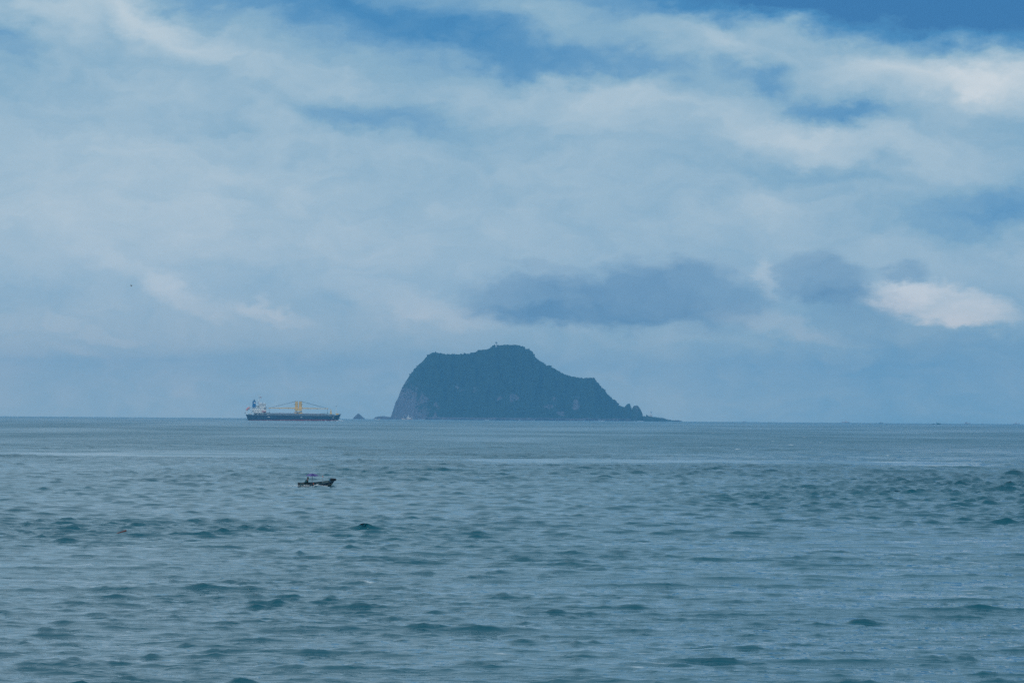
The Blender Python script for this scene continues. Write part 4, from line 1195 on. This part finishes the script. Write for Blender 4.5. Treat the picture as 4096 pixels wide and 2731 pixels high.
# ------------------------------------------------------------------ bird
bd = empty('bird', at(525, 1142.5, 620), (0, math.radians(-14), math.radians(15)))
tag(bd, 'small dark bird in flight in the left of the sky', 'bird')
S = Shape(); secs = []
for x, rr_ in ((-.17, .008), (-.10, .022), (0, .042), (.08, .038), (.13, .026), (.16, .024), (.20, .006)):
    secs.append([(x, rr_ * math.cos(2 * PI * j / 8), rr_ * math.sin(2 * PI * j / 8)) for j in range(9)])
S.loft(secs).build('body', M_dark, bd, True)
M_wing = mat('grey_brown_feathers', (0.10, 0.10, 0.09), 0.9, 0.2, 8.0)
for sd, up in ((-1, -.16), (1, .20)):
    S = Shape()
    S.loft([[(.07, sd * .02, .01), (-.06, sd * .02, .0), (.07, sd * .02, -.005)], [(.05, sd * .13, up * .55 + .012), (-.05, sd * .13, up * .5), (.05, sd * .13, up * .55 - .005)], [(-.03, sd * .27, up + .004), (-.07, sd * .27, up), (-.03, sd * .27, up - .004)]])
    S.build('wing', M_wing, bd)
Shape().prism([(-.15, .0), (-.26, .012), (-.26, .0), (-.15, -.012)], -.03, .03).build('tail', M_dark, bd)

# ------------------------------------------------------------------ fishing vessels
M_hullw = mat('weathered_white_hull', (0.66, 0.67, 0.66), 0.55, 0.15, 0.5)
M_hullb = mat('weathered_blue_hull', (0.05, 0.12, 0.20), 0.55, 0.2, 0.5)
M_tealb = mat('bright_teal_hull', (0.005, 0.13, 0.20), 0.5, 0.15, 0.6)
def trawler(px, dist, length, face, label, hullm, group='fishing vessels out at sea', house=0.62, rig=True, cat='fishing boat'):
    """length overall in metres; face +1 bow to the right"""
    p = spot(px, dist)
    r = empty('fishing_vessel', p, (0, 0, math.radians(4 if face > 0 else 184)))
    tag(r, label, cat, group)
    k = length / 22.0
    XS = [-11, -10, -6, 0, 5, 8.5, 10.4, 11.2]; B = [2.3, 2.6, 2.8, 2.8, 2.5, 1.6, .7, .06]; Z = [2.3, 2.1, 1.8, 1.7, 2.1, 2.9, 3.5, 3.8]
    S = Shape()
    for sd in (-1, 1):
        S.loft([[((x - (1.4 if x > 8 else 0) * (1 - f)) * k, sd * b * (0.55 + 0.45 * f) * k, (-1 + (z + 1) * f) * k) for f in (0, .35, .7, 1)] for x, b, z in zip(XS, B, Z)])
    S.loft([[(-11 * k, -2.3 * k * g, (-1 + 3.3 * f) * k) for f, g in ((0, .55), (1, 1))], [(-11 * k, 2.3 * k * g, (-1 + 3.3 * f) * k) for f, g in ((0, .55), (1, 1))]])
    hull = S.build('hull', hullm, r)
    Shape().loft([[(x * k, -b * .95 * k, (z - .5) * k), (x * k, b * .95 * k, (z - .5) * k)] for x, b, z in zip(XS[:-1], B[:-1], Z[:-1])]).build('deck', M_deck, r)
    S = Shape()
    for sd in (-1, 1):
        S.loft([[(x * k, sd * (b + .05) * k, (z - .35) * k), (x * k, sd * (b + .06) * k, z * k)] for x, b, z in zip(XS, B, Z)])
    S.build('rubbing_strake', M_buoy if hullm is M_hullw else M_hullw, hull)
    x0 = -6.5
    hs = Shape().box((x0 * k, -1.9 * k, 1.3 * k), ((x0 + 8.2) * k, 1.9 * k, 4.0 * k)).build('deckhouse', M_hullw, r)
    wh = Shape().prism([((x0 + 3.2) * k, 4.0 * k), ((x0 + 6.6) * k, 4.0 * k), ((x0 + 7.0) * k, 5.2 * k), ((x0 + 6.4) * k, 6.2 * k), ((x0 + 3.2) * k, 6.2 * k)], -1.5 * k, 1.5 * k).build('wheelhouse', M_hullw, r)
    Shape().box(((x0 + 2.6) * k, -1.8 * k, 6.2 * k), ((x0 + 7.4) * k, 1.8 * k, 6.45 * k)).build('wheelhouse_roof', M_hullw, wh)
    for q in range(3): Shape().box(((x0 + 3.6 + q * 1.05) * k, -1.56 * k, 4.9 * k), ((x0 + 4.4 + q * 1.05) * k, -1.51 * k, 5.7 * k)).build('window', M_glass, wh)
    for q in range(4): Shape().box(((x0 + .8 + q * 1.7) * k, -1.96 * k, 2.2 * k), ((x0 + 1.8 + q * 1.7) * k, -1.91 * k, 3.1 * k)).build('window', M_glass, hs)
    Shape().box(((x0 - 3.2) * k, -2.0 * k, 4.0 * k), ((x0 + 2.0) * k, 2.0 * k, 4.15 * k)).build('awning', M_hullw, r)
    for x in (x0 - 3.0, x0 - 0.2): Shape().tube([(x * k, -1.9 * k, 1.4 * k), (x * k, -1.9 * k, 4.0 * k)], .09 * k).build('awning_post', M_white, r)
    if rig:
        ms = Shape().tube([((x0 + 4.5) * k, 0, 6.4 * k), ((x0 + 4.5) * k, 0, 9.6 * k)], .16 * k).build('mast', M_white, r)
        Shape().tube([((x0 + 3.4) * k, 0, 8.4 * k), ((x0 + 5.6) * k, 0, 8.4 * k)], .1 * k).build('mast_yard', M_white, ms)
        for x, h in ((7.6, 8.6), (-8.8, 7.4)):
            Shape().tube([(x * k, 0, 2.0 * k), (x * k, 0, h * k)], .13 * k).build('lamp_post', M_white, r)
        Shape().tube([(-8.8 * k, 0, 7.2 * k), (x0 * k, 0, 6.9 * k), (7.6 * k, 0, 8.4 * k)], .05 * k, 4).build('lamp_wire', M_grey, r)
        for q in range(9):
            x = -8.2 + q * 1.75
            Shape().lathe([(.05 * k, 0), (.2 * k, -.12 * k), (.22 * k, -.4 * k), (.05 * k, -.5 * k)], (x * k, 0, interp(x, (-8.8, x0, 7.6), (7.2, 6.9, 8.4)) * k), 6).build('fishing_lamp', M_white, r)
    return r
trawler(1632, 7450, 21.0, -1, 'white fishing boat with rows of lamps close under the western cliff', M_hullw)
trawler(3384, 11500, 22.5, -1, 'largest grey fishing boat on the horizon, right of the islet', M_hullw)
trawler(3526, 11500, 12.0, 1, 'small dark fishing boat on the horizon right of the largest grey one', M_hullb)
trawler(3871, 11700, 19.5, 1, 'pale fishing boat on the horizon right of the teal boat', M_hullw)
trawler(3933, 12000, 8.5, 1, 'tiny fishing boat on the horizon just right of the pale one', M_hullb)
trawler(4068, 12200, 19.5, 1, 'faint fishing boat on the horizon nearest the right edge', M_hullw)
trawler(2980, 12000, 12.0, 1, 'faint fishing boat on the horizon nearest the islet', M_hullw)

def launch(px, dist, length, label):
    p = spot(px, dist); r = empty('motor_launch', p, (0, 0, math.radians(6)))
    tag(r, label, 'motorboat'); k = length / 4.4
    XS = [-2.2, -1, .4, 1.4, 2.0, 2.3]; B = [.8, .85, .8, .55, .25, .02]; Z = [.55, .55, .65, .85, 1.0, 1.1]
    S = Shape()
    for sd in (-1, 1):
        S.loft([[(x * k, sd * b * (.6 + .4 * f) * k, (-.3 + (z + .3) * f) * k) for f in (0, .5, 1)] for x, b, z in zip(XS, B, Z)])
    S.build('hull', M_hullb, r)
    S = Shape()
    for sd in (-1, 1):
        S.loft([[(x * k, sd * (b + .02) * k, (z - .25) * k), (x * k, sd * (b + .03) * k, (z + .05) * k)] for x, b, z in zip(XS, B, Z)])
    S.build('gunwale', M_hullw, r)
    Shape().box((-.5 * k, -.6 * k, .4 * k), (1.1 * k, .6 * k, 1.15 * k)).build('cabin', M_hullb, r)
    Shape().box((-.4 * k, -.7 * k, 1.15 * k), (1.5 * k, .7 * k, 1.75 * k)).build('cabin_top', M_hullw, r)
    Shape().box((-2.2 * k, -.6 * k, 1.1 * k), (-.9 * k, .6 * k, 1.3 * k)).build('bimini', M_hullw, r)
    foam_patch('launch_wake_foam', 'splash of white water under the small launch near the western reef', [(-1.4 * k, -.9 * k, .1, 1.1 * k, .4, 50, .22 * k), (.6 * k, -.9 * k, .0, .8 * k, .3, 14, .16 * k)], M=Matrix.Translation(p))
launch(1518, 6400, 4.7, 'small white motor launch beside the western reef')

def teal_boat():
    p = spot(3756, 6400); r = empty('work_boat', p, (0, 0, math.radians(5)))
    tag(r, 'bright teal work boat with tall stern post in front of the horizon', 'boat')
    S = Shape()
    XS = [-2.9, -1.5, .5, 1.8, 3.6, 4.6]; B = [.9, 1, 1, .95, .6, .04]; Z = [1.0, .95, .9, .9, 1.0, 1.2]
    for sd in (-1, 1):
        S.loft([[(x, sd * b * (.6 + .4 * f), -.4 + (z + .4) * f) for f in (0, .5, 1)] for x, b, z in zip(XS, B, Z)])
    S.loft([[(-2.9, -.55, -.4), (-2.9, -.9, 1.0)], [(-2.9, .55, -.4), (-2.9, .9, 1.0)]])
    S.build('hull', M_tealb, r)
    Shape().box((-2.0, -.75, .6), (1.5, .75, 1.85)).build('cargo_cover', M_green, r)
    Shape().box((-2.0, -.8, 1.85), (1.5, .8, 2.0)).build('cover_top', M_dark, r)
    Shape().box((-2.85, -.5, .6), (-2.0, .5, 3.0)).build('stern_post', M_tealb, r)
    Shape().box((-2.85, -.45, 3.0), (-2.3, .45, 3.45)).build('post_top', M_dark, r)
    Shape().box((2.0, -.4, .8), (3.2, .4, 1.7)).build('winch', M_grey, r)
teal_boat()
p = spot(3736, 6450); sk = empty('skiff', p, (0, 0, math.radians(3)))
tag(sk, 'low dark skiff left of the teal work boat', 'boat')
S = Shape()
for sd in (-1, 1):
    S.loft([[(x, sd * b * (.6 + .4 * f), -.3 + (z + .3) * f) for f in (0, .5, 1)] for x, b, z in zip((-1.7, -.8, .5, 1.5, 1.9), (.5, .6, .6, .3, .03), (.75, .6, .55, .7, .9))])
S.build('hull', M_dark, sk)
Shape().box((-.9, -.5, .35), (-.6, .5, .45)).build('thwart', M_wood, sk)
Shape().box((.3, -.5, .35), (.6, .5, .45)).build('thwart', M_wood, sk)

# bow wash of the cargo ship
sp = spot(1359, 4930)
foam_patch('bow_wash_foam', 'thin white wash at the waterline of the cargo ship', [(0, 8, .2, 2.5, 2, 40, .4), (-14, 0, .1, 6, 1.5, 20, .3), (-60, -6, .05, 22, 2, 20, .25), (4, 10, .2, 2, 2, 14, .4)], M=Matrix.Translation(sp))

# ------------------------------------------------------------------ haze over the water
def build_haze():
    m = bpy.data.materials.new('sea_haze'); m.use_nodes = True
    nt = m.node_tree; nt.nodes.clear()
    out = nt.nodes.new('ShaderNodeOutputMaterial')
    v = nt.nodes.new('ShaderNodeVolumePrincipled')
    v.inputs['Color'].default_value = (*HAZE_C, 1)
    v.inputs['Density'].default_value = HAZE_D
    v.inputs['Anisotropy'].default_value = 0.0
    nt.links.new(v.outputs[0], out.inputs['Volume'])
    o = Shape().box((-15600, -15600, -45), (15600, 15600, 198)).build('haze', m)
    tag(o, 'thin blue sea haze over the water', kind='stuff')
HAZE_C, HAZE_D = (0.22, 0.62, 1.0), 7.6e-5
build_haze()
